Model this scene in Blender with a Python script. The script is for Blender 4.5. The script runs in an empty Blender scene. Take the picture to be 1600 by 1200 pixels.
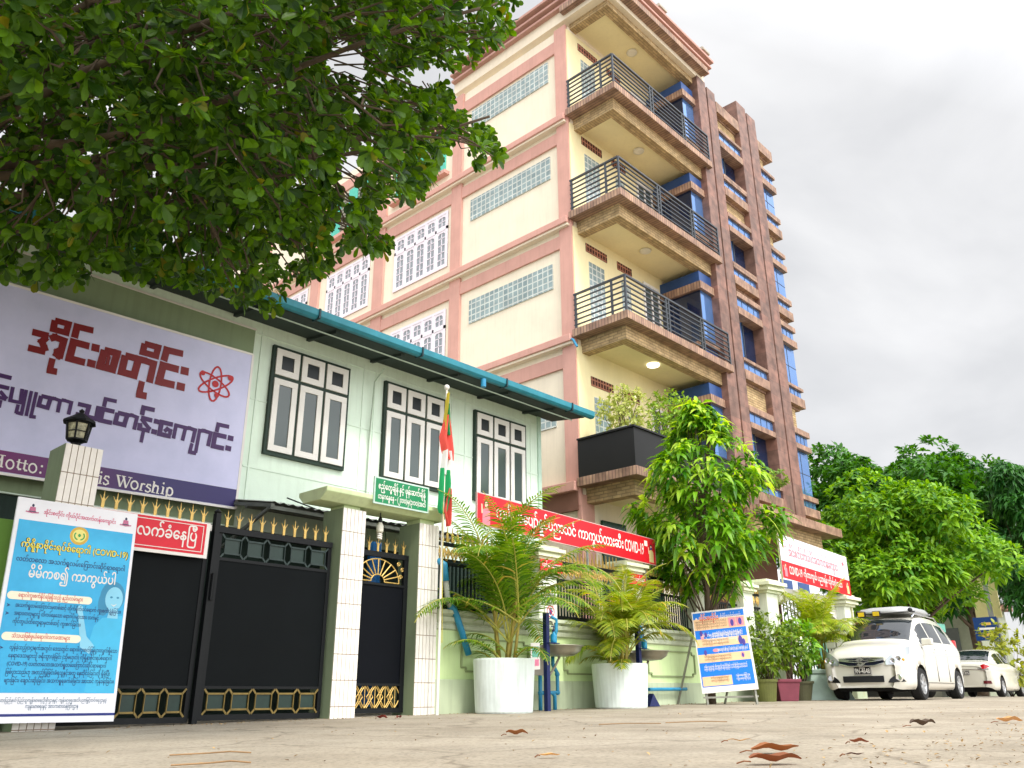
import bpy, bmesh, math, random, re
from mathutils import Vector, Matrix, noise
R_=math.radians
sc=bpy.context.scene
col=sc.collection
# ---------------------------------------------------------------- camera, sky, sun, exposure
PITCH,YAW,ROLL=R_(20.6),R_(43.3),R_(-.25)
cf=Vector((math.cos(YAW)*math.cos(PITCH),math.sin(YAW)*math.cos(PITCH),math.sin(PITCH)))
cr=Vector((math.sin(YAW),-math.cos(YAW),0)); cu=cr.cross(cf)
cr,cu=cr*math.cos(ROLL)+cu*math.sin(ROLL),-cr*math.sin(ROLL)+cu*math.cos(ROLL)
cd=bpy.data.cameras.new("camera"); cd.sensor_width=36; cd.lens=36*1300/1600; cd.clip_start=.05; cd.clip_end=3000
cam=bpy.data.objects.new("camera",cd); col.objects.link(cam)
CAMLOC=Vector((0,0,.32))
cam.matrix_world=Matrix(((cr.x,cu.x,-cf.x,0),(cr.y,cu.y,-cf.y,0),(cr.z,cu.z,-cf.z,.32),(0,0,0,1)))
sc.camera=cam
SUN_DIR=Vector((-.16,-.58,.76)).normalized()      # towards the sun
SUN_EL=math.asin(SUN_DIR.z); SUN_AZ=math.atan2(SUN_DIR.x,SUN_DIR.y)
w=bpy.data.worlds.new("World"); sc.world=w; w.use_nodes=True
nt=w.node_tree; N=nt.nodes; Lk=nt.links; N.clear()
out=N.new('ShaderNodeOutputWorld'); bg=N.new('ShaderNodeBackground'); sky=N.new('ShaderNodeTexSky')
sky.sky_type='NISHITA'; sky.sun_disc=False; sky.sun_elevation=SUN_EL; sky.sun_rotation=SUN_AZ
tc=N.new('ShaderNodeTexCoord'); mp_=N.new('ShaderNodeMapping'); mp_.inputs['Scale'].default_value=(1,1,1.9); mp_.inputs['Location'].default_value=(.35,.2,.1)
n1=N.new('ShaderNodeTexNoise'); n1.inputs['Scale'].default_value=2.3; n1.inputs['Detail'].default_value=7; n1.inputs['Roughness'].default_value=.5; n1.inputs['Distortion'].default_value=.35
rp=N.new('ShaderNodeValToRGB'); e=rp.color_ramp.elements
e[0].position=.32; e[0].color=(6.1,6.15,6.3,1); e[1].position=.64; e[1].color=(9.3,9.25,9.25,1)
mx=N.new('ShaderNodeMix'); mx.data_type='RGBA'; mx.inputs[0].default_value=.9
Lk.new(tc.outputs['Generated'],mp_.inputs['Vector']); Lk.new(mp_.outputs[0],n1.inputs['Vector']); Lk.new(n1.outputs['Fac'],rp.inputs[0])
Lk.new(sky.outputs[0],mx.inputs[6]); Lk.new(rp.outputs[0],mx.inputs[7]); 
dt=N.new('ShaderNodeVectorMath'); dt.operation='DOT_PRODUCT'; dt.inputs[1].default_value=SUN_DIR
nz_=N.new('ShaderNodeVectorMath'); nz_.operation='NORMALIZE'; mr_=N.new('ShaderNodeMapRange'); mr_.inputs[1].default_value=.22; mr_.inputs[2].default_value=1.0; mr_.inputs[3].default_value=.67; mr_.inputs[4].default_value=2.8
sc_=N.new('ShaderNodeVectorMath'); sc_.operation='SCALE'
Lk.new(tc.outputs['Generated'],nz_.inputs[0]); Lk.new(nz_.outputs[0],dt.inputs[0]); Lk.new(dt.outputs['Value'],mr_.inputs[0]); Lk.new(mx.outputs[2],sc_.inputs[0]); Lk.new(mr_.outputs[0],sc_.inputs['Scale']); Lk.new(sc_.outputs[0],bg.inputs[0]); Lk.new(bg.outputs[0],out.inputs[0])
bg.inputs[1].default_value=.1
sd=bpy.data.lights.new("sun",'SUN'); sd.energy=1.5; sd.angle=R_(10); sd.color=(1,.95,.87)
so=bpy.data.objects.new("sun",sd); col.objects.link(so); so.rotation_euler=SUN_DIR.to_track_quat('Z','Y').to_euler()
sc.view_settings.view_transform='Standard'; sc.view_settings.look='None'; sc.view_settings.gamma=1; sc.view_settings.exposure=.80
# ---------------------------------------------------------------- helpers
def s2l(h):
    h=h.lstrip('#'); o=[]
    for i in (0,2,4):
        c=int(h[i:i+2],16)/255; o.append(c/12.92 if c<=.04045 else ((c+.055)/1.055)**2.4)
    return o
MATS={}
def mat(name,c,rough=.7,var=.1,scale=5,bump=0,bscale=30,spec=.4,metal=0,streak=0,trans=0,var2=None,coat=0):
    if name in MATS: return MATS[name]
    if isinstance(c,str): c=s2l(c)
    m=bpy.data.materials.new(name); m.use_nodes=True; nt=m.node_tree; n=nt.nodes; l=nt.links
    b=n['Principled BSDF']; b.inputs['Roughness'].default_value=rough; b.inputs['Metallic'].default_value=metal; b.inputs['Specular IOR Level'].default_value=spec
    if coat: b.inputs['Coat Weight'].default_value=coat; b.inputs['Coat Roughness'].default_value=.05
    b.inputs['Base Color'].default_value=(*c,1)
    tcn=n.new('ShaderNodeTexCoord'); src=None
    if var>0:
        nz=n.new('ShaderNodeTexNoise'); nz.inputs['Scale'].default_value=scale; nz.inputs['Detail'].default_value=6; nz.inputs['Roughness'].default_value=.6
        l.new(tcn.outputs['Object'],nz.inputs['Vector'])
        r=n.new('ShaderNodeValToRGB'); a=r.color_ramp.elements
        lo=[x*(1-var) for x in c]; hi=[min(1,x*(1+var)) for x in c]
        if var2: hi=s2l(var2) if isinstance(var2,str) else list(var2)
        a[0].position=.32; a[0].color=(*lo,1); a[1].position=.68; a[1].color=(*hi,1)
        l.new(nz.outputs['Fac'],r.inputs[0]); src=r.outputs[0]
    if streak>0:
        mpn=n.new('ShaderNodeMapping'); mpn.inputs['Scale'].default_value=(4.6,4.6,.34); l.new(tcn.outputs['Object'],mpn.inputs['Vector'])
        nz=n.new('ShaderNodeTexNoise'); nz.inputs['Scale'].default_value=3; nz.inputs['Detail'].default_value=5
        l.new(mpn.outputs[0],nz.inputs['Vector'])
        r=n.new('ShaderNodeValToRGB'); a=r.color_ramp.elements; a[0].position=.30; a[0].color=(1-streak*1.6,1-streak*1.6,1-streak*1.75,1); a[1].position=.52; a[1].color=(1,1,1,1)
        l.new(nz.outputs['Fac'],r.inputs[0])
        mm_=n.new('ShaderNodeMix'); mm_.data_type='RGBA'; mm_.blend_type='MULTIPLY'; mm_.inputs[0].default_value=1
        if src: l.new(src,mm_.inputs[6])
        else: mm_.inputs[6].default_value=(*c,1)
        l.new(r.outputs[0],mm_.inputs[7]); src=mm_.outputs[2]
    if src: l.new(src,b.inputs['Base Color'])
    if bump>0:
        nz=n.new('ShaderNodeTexNoise'); nz.inputs['Scale'].default_value=bscale; nz.inputs['Detail'].default_value=4
        l.new(tcn.outputs['Object'],nz.inputs['Vector'])
        bp=n.new('ShaderNodeBump'); bp.inputs['Strength'].default_value=bump; bp.inputs['Distance'].default_value=.01
        l.new(nz.outputs['Fac'],bp.inputs['Height']); l.new(bp.outputs[0],b.inputs['Normal'])
    if trans>0:
        tr=n.new('ShaderNodeBsdfTranslucent'); ms=n.new('ShaderNodeMixShader'); ms.inputs[0].default_value=trans
        hs=n.new('ShaderNodeHueSaturation'); hs.inputs['Value'].default_value=1.5; hs.inputs['Saturation'].default_value=1.15; hs.inputs['Hue'].default_value=.485
        if src: l.new(src,hs.inputs['Color'])
        else: hs.inputs['Color'].default_value=(*c,1)
        l.new(hs.outputs[0],tr.inputs[0]); l.new(b.outputs[0],ms.inputs[1]); l.new(tr.outputs[0],ms.inputs[2])
        l.new(ms.outputs[0],n['Material Output'].inputs[0])
    MATS[name]=m; return m
def brickmat(name,c1,c2,mortar,bw,bh,ms=.012,offset=.5,rough=.8,bump=.4,swap=False,spec=.3,var=.25):
    if name in MATS: return MATS[name]
    c1,c2,mortar=[s2l(x) if isinstance(x,str) else x for x in (c1,c2,mortar)]
    m=bpy.data.materials.new(name); m.use_nodes=True; nt=m.node_tree; n=nt.nodes; l=nt.links; b=n['Principled BSDF']; b.inputs['Roughness'].default_value=rough; b.inputs['Specular IOR Level'].default_value=spec
    uv=n.new('ShaderNodeUVMap'); bt=n.new('ShaderNodeTexBrick'); bt.offset=offset
    bt.inputs['Scale'].default_value=1; bt.inputs['Brick Width'].default_value=bw; bt.inputs['Row Height'].default_value=bh; bt.inputs['Mortar Size'].default_value=ms; bt.inputs['Mortar Smooth'].default_value=.2
    bt.inputs['Color1'].default_value=(*c1,1); bt.inputs['Color2'].default_value=(*c2,1); bt.inputs['Mortar'].default_value=(*mortar,1)
    v=uv.outputs[0]
    if swap:
        mpn=n.new('ShaderNodeMapping'); mpn.inputs['Rotation'].default_value=(0,0,math.pi/2); l.new(v,mpn.inputs['Vector']); v=mpn.outputs[0]
    l.new(v,bt.inputs['Vector'])
    nz=n.new('ShaderNodeTexNoise'); nz.inputs['Scale'].default_value=4; nz.inputs['Detail'].default_value=8; tcn=n.new('ShaderNodeTexCoord'); l.new(tcn.outputs['Object'],nz.inputs['Vector'])
    r=n.new('ShaderNodeValToRGB'); a=r.color_ramp.elements; a[0].position=.3; a[0].color=(1-var,)*3+(1,); a[1].position=.7; a[1].color=(1+var,)*3+(1,)
    l.new(nz.outputs['Fac'],r.inputs[0])
    mm_=n.new('ShaderNodeMix'); mm_.data_type='RGBA'; mm_.blend_type='MULTIPLY'; mm_.inputs[0].default_value=1
    l.new(bt.outputs['Color'],mm_.inputs[6]); l.new(r.outputs[0],mm_.inputs[7]); l.new(mm_.outputs[2],b.inputs['Base Color'])
    bp=n.new('ShaderNodeBump'); bp.inputs['Strength'].default_value=bump; bp.inputs['Distance'].default_value=.01; bp.invert=True
    l.new(bt.outputs['Fac'],bp.inputs['Height']); l.new(bp.outputs[0],b.inputs['Normal'])
    MATS[name]=m; return m
def glassmat(name,c,rough=.04,spec=.9,metal=0):
    m=mat(name,c,rough,var=.06,scale=1.2,spec=spec,metal=metal); return m
def link(o,parent=None):
    col.objects.link(o)
    if parent is not None: o.parent=parent
    return o
def origin(o):
    v=Vector((0,0,0))
    while o is not None: v=v+Vector(o.location); o=o.parent
    return v
def tag(o,label=None,cat=None,group=None,kind=None):
    if label: o['label']=label
    if cat: o['category']=cat
    if group: o['group']=group
    if kind: o['kind']=kind
    return o
def thing(name,label,cat,loc=(0,0,0),group=None):
    o=bpy.data.objects.new(name,None); o.empty_display_size=.1; col.objects.link(o); o.location=loc
    return tag(o,label,cat,group)
def copy_tree(o,parent=None):
    c=o.copy(); col.objects.link(c); c.parent=parent
    for ch in list(o.children): copy_tree(ch,c)
    return c
class MB:
    def __init__(s): s.v=[]; s.f=[]
    def add(s,vs,fs):
        k=len(s.v); s.v.extend([tuple(p) for p in vs]); s.f.extend([tuple(i+k for i in f) for f in fs]); return s
    def quad(s,a,b,c,d): return s.add([a,b,c,d],[(0,1,2,3)])
    def poly(s,pts): return s.add(pts,[tuple(range(len(pts)))])
    def box(s,x0,x1,y0,y1,z0,z1):
        return s.add([(x0,y0,z0),(x1,y0,z0),(x1,y1,z0),(x0,y1,z0),(x0,y0,z1),(x1,y0,z1),(x1,y1,z1),(x0,y1,z1)],
            [(0,3,2,1),(4,5,6,7),(0,1,5,4),(1,2,6,5),(2,3,7,6),(3,0,4,7)])
    def obox(s,c,ax,ay,az):       # centre and three half axes
        c=Vector(c);ax=Vector(ax);ay=Vector(ay);az=Vector(az)
        P=[c+ax*i+ay*j+az*k for k in (-1,1) for (i,j) in ((-1,-1),(1,-1),(1,1),(-1,1))]
        return s.add(P,[(0,3,2,1),(4,5,6,7),(0,1,5,4),(1,2,6,5),(2,3,7,6),(3,0,4,7)])
    def bar(s,a,b,w,h=None,up=(0,0,1)):
        a=Vector(a);b=Vector(b);h=h or w;d=(b-a); n=d.cross(Vector(up))
        if n.length<1e-6: n=d.cross(Vector((0,1,0)))
        n.normalize(); u=n.cross(d).normalized()
        return s.obox((a+b)/2,d/2,n*w/2,u*h/2)
    def prism(s,pts,off):         # polygon pts extruded by vector off
        n=len(pts); off=Vector(off); P=[Vector(p) for p in pts]+[Vector(p)+off for p in pts]
        return s.add(P,[tuple(range(n))[::-1],tuple(range(n,2*n))]+[(i,(i+1)%n,n+(i+1)%n,n+i) for i in range(n)])
    def tube(s,pts,r,n=8,caps=True):
        P=[Vector(p) for p in pts]; m=len(P); rr=r if isinstance(r,(list,tuple)) else [r]*m
        vs=[];pn=None
        for i,p in enumerate(P):
            d=(P[min(i+1,m-1)]-P[max(i-1,0)]).normalized()
            if pn is None:
                a=Vector((0,0,1)) if abs(d.z)<.9 else Vector((1,0,0)); pn=d.cross(a).normalized()
            else:
                pn=(pn-d*pn.dot(d)).normalized()
            q=d.cross(pn)
            vs+= [p+(pn*math.cos(2*math.pi*k/n)+q*math.sin(2*math.pi*k/n))*rr[i] for k in range(n)]
        fs=[(i*n+k,i*n+(k+1)%n,(i+1)*n+(k+1)%n,(i+1)*n+k) for i in range(m-1) for k in range(n)]
        if caps: fs+=[tuple(range(n))[::-1],tuple(range((m-1)*n,m*n))]
        return s.add(vs,fs)
    def lathe(s,c,prof,n=24,axis=(0,0,1),caps=True):
        c=Vector(c); ax=Vector(axis).normalized(); a=Vector((1,0,0)) if abs(ax.x)<.9 else Vector((0,1,0)); u=(a-ax*a.dot(ax)).normalized(); q=ax.cross(u)
        vs=[c+ax*z+(u*math.cos(2*math.pi*k/n)+q*math.sin(2*math.pi*k/n))*r for r,z in prof for k in range(n)]
        m=len(prof); fs=[(i*n+k,i*n+(k+1)%n,(i+1)*n+(k+1)%n,(i+1)*n+k) for i in range(m-1) for k in range(n)]
        if caps: fs+=[tuple(range(n))[::-1],tuple(range((m-1)*n,m*n))]
        return s.add(vs,fs)
    def ball(s,c,r,nu=12,nv=8,sz=1):
        return s.lathe(c,[(max(1e-4,r*math.sin(math.pi*i/nv)),-r*sz*math.cos(math.pi*i/nv)) for i in range(nv+1)],nu)
    def strokes(s,L,O,ux,uz,n,lift=0.0):   # flat lettering strokes: L = [(width,[(x,y)...])] in the plane O + x*ux + y*uz
        O=Vector(O);ux=Vector(ux);uz=Vector(uz);n=Vector(n); k=0
        for wd,P in L:
            for i in range(len(P)-1):
                a=Vector(P[i]);b=Vector(P[i+1]);d=b-a
                if d.length<1e-6: continue
                d.normalize();q=Vector((-d.y,d.x))*wd/2
                e0=d*wd/2*(.0 if i==0 else .98); e1=d*wd/2*(0 if i==len(P)-2 else .98)
                k+=1; z=n*(lift+.00025*(k%5))
                cs=[a-e0-q,b+e1-q,b+e1+q,a-e0+q]
                s.quad(*[O+ux*c.x+uz*c.y+z for c in cs])
        return s
    def build(s,name,m,parent=None,smooth=False,bevel=0,origin_at=None):
        me=bpy.data.meshes.new(name); og=origin(parent) if parent is not None else Vector(origin_at or (0,0,0))
        me.from_pydata([tuple(Vector(p)-og) for p in s.v],[],s.f)
        me.materials.append(m)
        uvl=me.uv_layers.new(name="UVMap"); uv=[0.0]*(len(me.loops)*2)
        for p in me.polygons:
            nn=p.normal; ax=max(range(3),key=lambda i:abs(nn[i]))
            for li in p.loop_indices:
                co=Vector(me.vertices[me.loops[li].vertex_index].co)+og
                u,v=((co.y,co.z),(co.x,co.z),(co.x,co.y))[ax]
                uv[2*li]=u; uv[2*li+1]=v
        uvl.data.foreach_set('uv',uv)
        if smooth: me.shade_smooth()
        o=bpy.data.objects.new(name,me); link(o,parent)
        if parent is None: o.location=og
        if bevel:
            b=o.modifiers.new('edge','BEVEL'); b.width=bevel; b.segments=2; b.limit_method='ANGLE'
        return o
_TX={}
_C='[\u1000-\u1021\u1025\u1027\u1029\u103f]'
def mm(t):      # Burmese text in the order the signs are drawn
    t=t.replace('\u1039','')
    return re.sub('('+_C+')(\u103b?)(\u103c?)(\u103d?\u103e?)(\u1031?)',lambda k:k[5]+k[3]+k[1]+k[2]+k[4],t)
def textgeo(t,bold=0,res=3):
    key=(t,bold,res)
    if key in _TX: return _TX[key]
    c=bpy.data.curves.new('lettering','FONT'); c.body=mm(t); c.size=1; c.resolution_u=res; c.offset=bold; c.fill_mode='FRONT'
    o=bpy.data.objects.new('lettering',c); col.objects.link(o); bpy.context.view_layer.update()
    dg=bpy.context.evaluated_depsgraph_get(); me=bpy.data.meshes.new_from_object(o.evaluated_get(dg))
    vs=[tuple(v.co[:2]) for v in me.vertices]; fs=[tuple(p.vertices) for p in me.polygons]
    bpy.data.objects.remove(o); bpy.data.curves.remove(c); bpy.data.meshes.remove(me)
    par=list(range(len(vs)))
    def find(a):
        while par[a]!=a: par[a]=par[par[a]]; a=par[a]
        return a
    for f in fs:
        r0=find(f[0])
        for i in f[1:]: par[find(i)]=r0
    ids={}; isl=[ids.setdefault(find(i),len(ids)) for i in range(len(vs))]
    _TX[key]=(vs,fs,isl); return _TX[key]
def text(mb,t,O,ux,uz,n,width,height=None,bold=0,lift=.002,res=3):  # fit the text to a width from its left baseline point O; bold = shifted strikes
    vs,fs,isl=textgeo(t,0,res)
    if not vs: return
    x0=min(v[0] for v in vs); x1=max(v[0] for v in vs)
    k=width/(x1-x0); ky=k if height is None else height
    O=Vector(O);ux=Vector(ux);uz=Vector(uz);n=Vector(n)
    S=[(0,0)] if bold<=0 else [(-bold,0),(bold,0),(0,-bold),(0,bold)] if bold<.04 else [(bold*math.cos(i*math.pi/4),bold*math.sin(i*math.pi/4)) for i in range(8)]
    for q,(dx,dy) in enumerate(S):
        mb.add([O+ux*((v[0]-x0+dx)*k)+uz*((v[1]+dy)*ky)+n*(lift+.00022*(isl[i]%3)+.00007*q) for i,v in enumerate(vs)],fs)
def ground_z(x):
    return .0127*x if x<16 else min(.0127*x,.2032+.045*(1-math.exp(-(x-16)/4.0)))
class Frame:     # a flat sheet (poster, sign): origin at lower-left, u to the right, v up, n out
    def __init__(s,O,u,v): s.O=Vector(O); s.u=Vector(u).normalized(); s.v=Vector(v).normalized(); s.n=s.u.cross(s.v)
    def p(s,x,y,z=0): return s.O+s.u*x+s.v*y+s.n*z
    def rect(s,mb,x0,y0,x1,y1,z): mb.quad(s.p(x0,y0,z),s.p(x1,y0,z),s.p(x1,y1,z),s.p(x0,y1,z))
    def slab(s,mb,x0,y0,x1,y1,z0,z1):
        P=[s.p(x,y,z) for z in (z0,z1) for x,y in ((x0,y0),(x1,y0),(x1,y1),(x0,y1))]
        mb.add(P,[(0,3,2,1),(4,5,6,7),(0,1,5,4),(1,2,6,5),(2,3,7,6),(3,0,4,7)])
    def disc(s,mb,x,y,rx,ry,z,n=24): mb.poly([s.p(x+rx*math.cos(2*math.pi*i/n),y+ry*math.sin(2*math.pi*i/n),z) for i in range(n)])
    def pol(s,mb,P,z): mb.poly([s.p(x,y,z) for x,y in P])
    def txt(s,mb,t,x,y,width,height=None,bold=0,z=.002,res=3): text(mb,t,s.p(x,y),s.u,s.v,s.n,width,height,bold,z,res)
    def ring(s,mb,x,y,r,w,z,n=24): mb.add([s.p(x+rr*math.cos(2*math.pi*i/n),y+rr*math.sin(2*math.pi*i/n),z) for rr in (r-w/2,r+w/2) for i in range(n)],[(i,n+i,n+(i+1)%n,(i+1)%n)[::-1] for i in range(n)])
    def line(s,mb,P,w,z):
        mb.strokes([(w,P)],s.O,s.u,s.v,s.n,z)
RED_LETTERS=[(0.0879,[(2.766,4.561),(2.955,4.565)]),
(0.0824,[(2.936,4.542),(2.894,4.467),(2.937,4.394),(2.943,4.379)]),
(0.0868,[(2.758,4.348),(2.956,4.351)]),
(0.0861,[(2.975,4.536),(3.029,4.571),(3.137,4.561),(3.122,4.312)]),
(0.0493,[(3.113,4.44),(3.071,4.401),(3.069,4.348),(3.111,4.322),(3.142,4.318)]),
(0.0808,[(2.99,4.792),(3.151,4.795),(3.144,4.671),(2.991,4.669),(2.99,4.792)]),
(0.0745,[(3.05,4.291),(3.046,4.131)]),
(0.086,[(3.011,4.127),(3.131,4.133)]),
(0.094,[(3.446,4.577),(3.251,4.575),(3.24,4.347),(3.432,4.346)]),
(0.087,[(3.459,4.803),(3.257,4.792),(3.251,4.633)]),
(0.1021,[(3.473,4.577),(3.573,4.58)]),
(0.1007,[(3.458,4.356),(3.56,4.355)]),
(0.0973,[(3.638,4.582),(3.799,4.585),(3.777,4.35),(3.619,4.351),(3.638,4.582)]),
(0.0465,[(3.681,4.568),(3.706,4.494),(3.698,4.365)]),
(0.0972,[(3.908,4.586),(4.084,4.587),(4.061,4.346),(3.895,4.349),(3.908,4.586)]),
(0.0932,[(4.085,4.578),(4.157,4.589),(4.292,4.583),(4.276,4.301)]),
(0.0882,[(4.131,4.827),(4.319,4.83),(4.307,4.7),(4.125,4.698),(4.131,4.827)]),
(0.0827,[(4.176,4.295),(4.165,4.088)]),
(0.0955,[(4.127,4.1),(4.268,4.105)]),
(0.1048,[(4.647,4.595),(4.423,4.593),(4.401,4.352),(4.621,4.356)]),
(0.0971,[(4.675,4.84),(4.44,4.828),(4.422,4.659)]),
(0.114,[(4.674,4.598),(4.791,4.601)]),
(0.1124,[(4.65,4.359),(4.767,4.36)])]
PURPLE_LETTERS=[(0.0528,[(2.655,3.918),(2.501,3.921),(2.499,3.809)]),
(0.0512,[(2.653,3.787),(2.527,3.788)]),
(0.0437,[(2.565,3.73),(2.636,3.667),(2.629,3.649),(2.553,3.654)]),
(0.0398,[(2.592,3.624),(2.594,3.529)]),
(0.043,[(2.689,3.815),(2.692,3.643),(2.802,3.645),(2.792,3.818)]),
(0.041,[(2.837,3.818),(2.84,3.507)]),
(0.0442,[(2.779,3.514),(2.857,3.511)]),
(0.0405,[(2.784,3.616),(2.781,3.502)]),
(0.0389,[(2.894,3.818),(2.893,3.497)]),
(0.0392,[(2.95,3.818),(2.946,3.497)]),
(0.0449,[(2.926,3.501),(3,3.508)]),
(0.0519,[(3.011,3.784),(3.119,3.783),(3.105,3.653),(3.005,3.659),(3.011,3.784)]),
(0.0449,[(3.12,3.777),(3.161,3.787),(3.23,3.778),(3.228,3.623)]),
(0.0455,[(3.243,3.79),(3.273,3.793),(3.361,3.786),(3.355,3.626)]),
(0.056,[(3.441,3.789),(3.574,3.788),(3.563,3.666)]),
(0.0604,[(3.434,3.652),(3.688,3.648),(3.691,3.821)]),
(0.0592,[(3.893,3.794),(3.746,3.794),(3.742,3.641),(3.886,3.64)]),
(0.0514,[(3.899,3.937),(3.758,3.934),(3.754,3.828)]),
(0.0601,[(3.935,3.791),(4.06,3.789),(4.042,3.649),(3.926,3.652),(3.935,3.791)]),
(0.0492,[(4.06,3.785),(4.117,3.8),(4.188,3.789),(4.175,3.616)]),
(0.0625,[(4.404,3.941),(4.252,3.94),(4.246,3.834)]),
(0.0622,[(4.392,3.792),(4.24,3.797)]),
(0.0532,[(4.246,3.785),(4.361,3.678),(4.354,3.641),(4.238,3.645),(4.239,3.694),(4.272,3.702)]),
(0.0469,[(4.298,3.624),(4.291,3.466)]),
(0.0683,[(4.414,3.793),(4.488,3.79)]),
(0.0677,[(4.401,3.647),(4.477,3.644)]),
(0.0636,[(4.676,3.799),(4.521,3.8),(4.514,3.632),(4.672,3.63)]),
(0.0531,[(4.655,3.654),(4.652,3.707),(4.609,3.722),(4.571,3.68)]),
(0.0521,[(4.711,3.61),(4.721,3.801),(4.857,3.798),(4.838,3.608)]),
(0.0529,[(4.858,3.79),(4.911,3.803),(4.998,3.795),(4.98,3.611)]),
(0.0498,[(4.978,3.601),(4.962,3.475)]),
(0.0543,[(4.939,3.475),(5.055,3.471)]),
(0.0505,[(5.045,3.478),(5.063,3.828)]),
(0.0559,[(5.08,3.805),(5.121,3.813),(5.228,3.804),(5.211,3.607)]),
(0.0682,[(5.468,3.798),(5.296,3.798),(5.285,3.626),(5.45,3.624)]),
(0.0593,[(5.49,3.953),(5.322,3.951),(5.311,3.837)]),
(0.0752,[(5.488,3.795),(5.576,3.793)]),
(0.0745,[(5.47,3.642),(5.559,3.638)])]
MOTTO_LETTERS=[(0.0226,[(2.737,2.977),(2.746,2.84)]),
(0.0099,[(2.71,2.977),(2.771,2.978)]),
(0.0099,[(2.723,2.841),(2.768,2.841)]),
(0.0113,[(2.738,2.973),(2.702,2.843)]),
(0.0171,[(2.87,2.895),(2.871,2.879),(2.868,2.864),(2.862,2.851),(2.853,2.842),(2.842,2.837),(2.829,2.837),(2.817,2.842),(2.807,2.852),(2.799,2.865),(2.794,2.88),(2.793,2.896),(2.796,2.911),(2.802,2.924),(2.811,2.933),(2.822,2.938),(2.835,2.938),(2.847,2.933),(2.857,2.923),(2.865,2.91),(2.87,2.895)]),
(0.0202,[(2.92,2.967),(2.918,2.869),(2.935,2.848),(2.959,2.852)]),
(0.0116,[(2.895,2.933),(2.957,2.927)]),
(0.0203,[(2.987,2.968),(2.986,2.865),(3.002,2.846),(3.026,2.847)]),
(0.0116,[(2.96,2.928),(3.022,2.926)]),
(0.0176,[(3.118,2.895),(3.119,2.879),(3.116,2.864),(3.109,2.851),(3.099,2.841),(3.087,2.836),(3.075,2.837),(3.062,2.842),(3.052,2.852),(3.043,2.865),(3.039,2.88),(3.038,2.897),(3.04,2.912),(3.047,2.925),(3.057,2.935),(3.068,2.939),(3.081,2.939),(3.094,2.934),(3.104,2.924),(3.113,2.911),(3.118,2.895)]),
(0.0118,[(3.18,2.931),(3.179,2.926),(3.175,2.923),(3.17,2.924),(3.167,2.928),(3.168,2.934),(3.172,2.936),(3.177,2.935),(3.18,2.931)]),
(0.0118,[(3.176,2.851),(3.175,2.846),(3.171,2.843),(3.166,2.845),(3.164,2.849),(3.165,2.854),(3.169,2.857),(3.173,2.856),(3.176,2.851)]),
(0.0111,[(3.868,2.984),(3.867,2.979),(3.863,2.976),(3.858,2.977),(3.856,2.981),(3.857,2.986),(3.861,2.989),(3.866,2.988),(3.868,2.984)]),
(0.0221,[(3.867,2.938),(3.862,2.839)]),
(0.0095,[(3.839,2.839),(3.888,2.839)]),
(0.0095,[(3.838,2.935),(3.87,2.936)]),
(0.0175,[(3.966,2.927),(3.955,2.946),(3.92,2.944),(3.909,2.913),(3.957,2.884),(3.966,2.857),(3.937,2.838),(3.913,2.843),(3.905,2.863)]),
(0.0259,[(4.065,2.983),(4.116,2.842)]),
(0.0114,[(4.116,2.842),(4.15,2.986)]),
(0.0261,[(4.138,2.983),(4.19,2.838)]),
(0.0115,[(4.19,2.838),(4.233,2.982)]),
(0.0097,[(4.049,2.984),(4.107,2.982)]),
(0.0098,[(4.114,2.983),(4.169,2.982)]),
(0.0099,[(4.2,2.982),(4.252,2.979)]),
(0.0198,[(4.334,2.9),(4.335,2.884),(4.331,2.869),(4.323,2.856),(4.313,2.847),(4.3,2.842),(4.287,2.842),(4.274,2.848),(4.263,2.857),(4.255,2.87),(4.25,2.886),(4.25,2.902),(4.254,2.917),(4.261,2.93),(4.272,2.939),(4.284,2.944),(4.298,2.944),(4.31,2.939),(4.321,2.929),(4.33,2.916),(4.334,2.9)]),
(0.0233,[(4.384,2.934),(4.377,2.842)]),
(0.0099,[(4.357,2.841),(4.405,2.838)]),
(0.0167,[(4.379,2.9),(4.399,2.93),(4.428,2.925)]),
(0.0184,[(4.503,2.913),(4.492,2.932),(4.462,2.931),(4.449,2.903),(4.496,2.879),(4.504,2.853),(4.477,2.833),(4.447,2.839),(4.44,2.855)]),
(0.0236,[(4.541,2.984),(4.536,2.84)]),
(0.0101,[(4.518,2.84),(4.568,2.838)]),
(0.0203,[(4.539,2.902),(4.564,2.936),(4.595,2.928),(4.601,2.904),(4.597,2.839)]),
(0.0102,[(4.578,2.838),(4.626,2.836)]),
(0.0102,[(4.522,2.983),(4.544,2.981)]),
(0.012,[(4.674,2.983),(4.673,2.978),(4.669,2.975),(4.664,2.976),(4.661,2.98),(4.662,2.986),(4.667,2.988),(4.672,2.987),(4.674,2.983)]),
(0.0239,[(4.672,2.932),(4.665,2.844)]),
(0.0102,[(4.642,2.842),(4.69,2.84)]),
(0.0103,[(4.649,2.933),(4.675,2.932)]),
(0.024,[(4.731,2.93),(4.723,2.795)]),
(0.0103,[(4.704,2.794),(4.751,2.791)]),
(0.0207,[(4.8,2.893),(4.8,2.877),(4.797,2.861),(4.79,2.849),(4.78,2.84),(4.768,2.835),(4.755,2.836),(4.743,2.841),(4.733,2.851),(4.725,2.864),(4.721,2.879),(4.721,2.895),(4.724,2.91),(4.731,2.923),(4.741,2.932),(4.753,2.937),(4.766,2.936),(4.778,2.931),(4.788,2.921),(4.796,2.908),(4.8,2.893)]),
(0.0103,[(4.712,2.93),(4.734,2.928)])]
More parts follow.
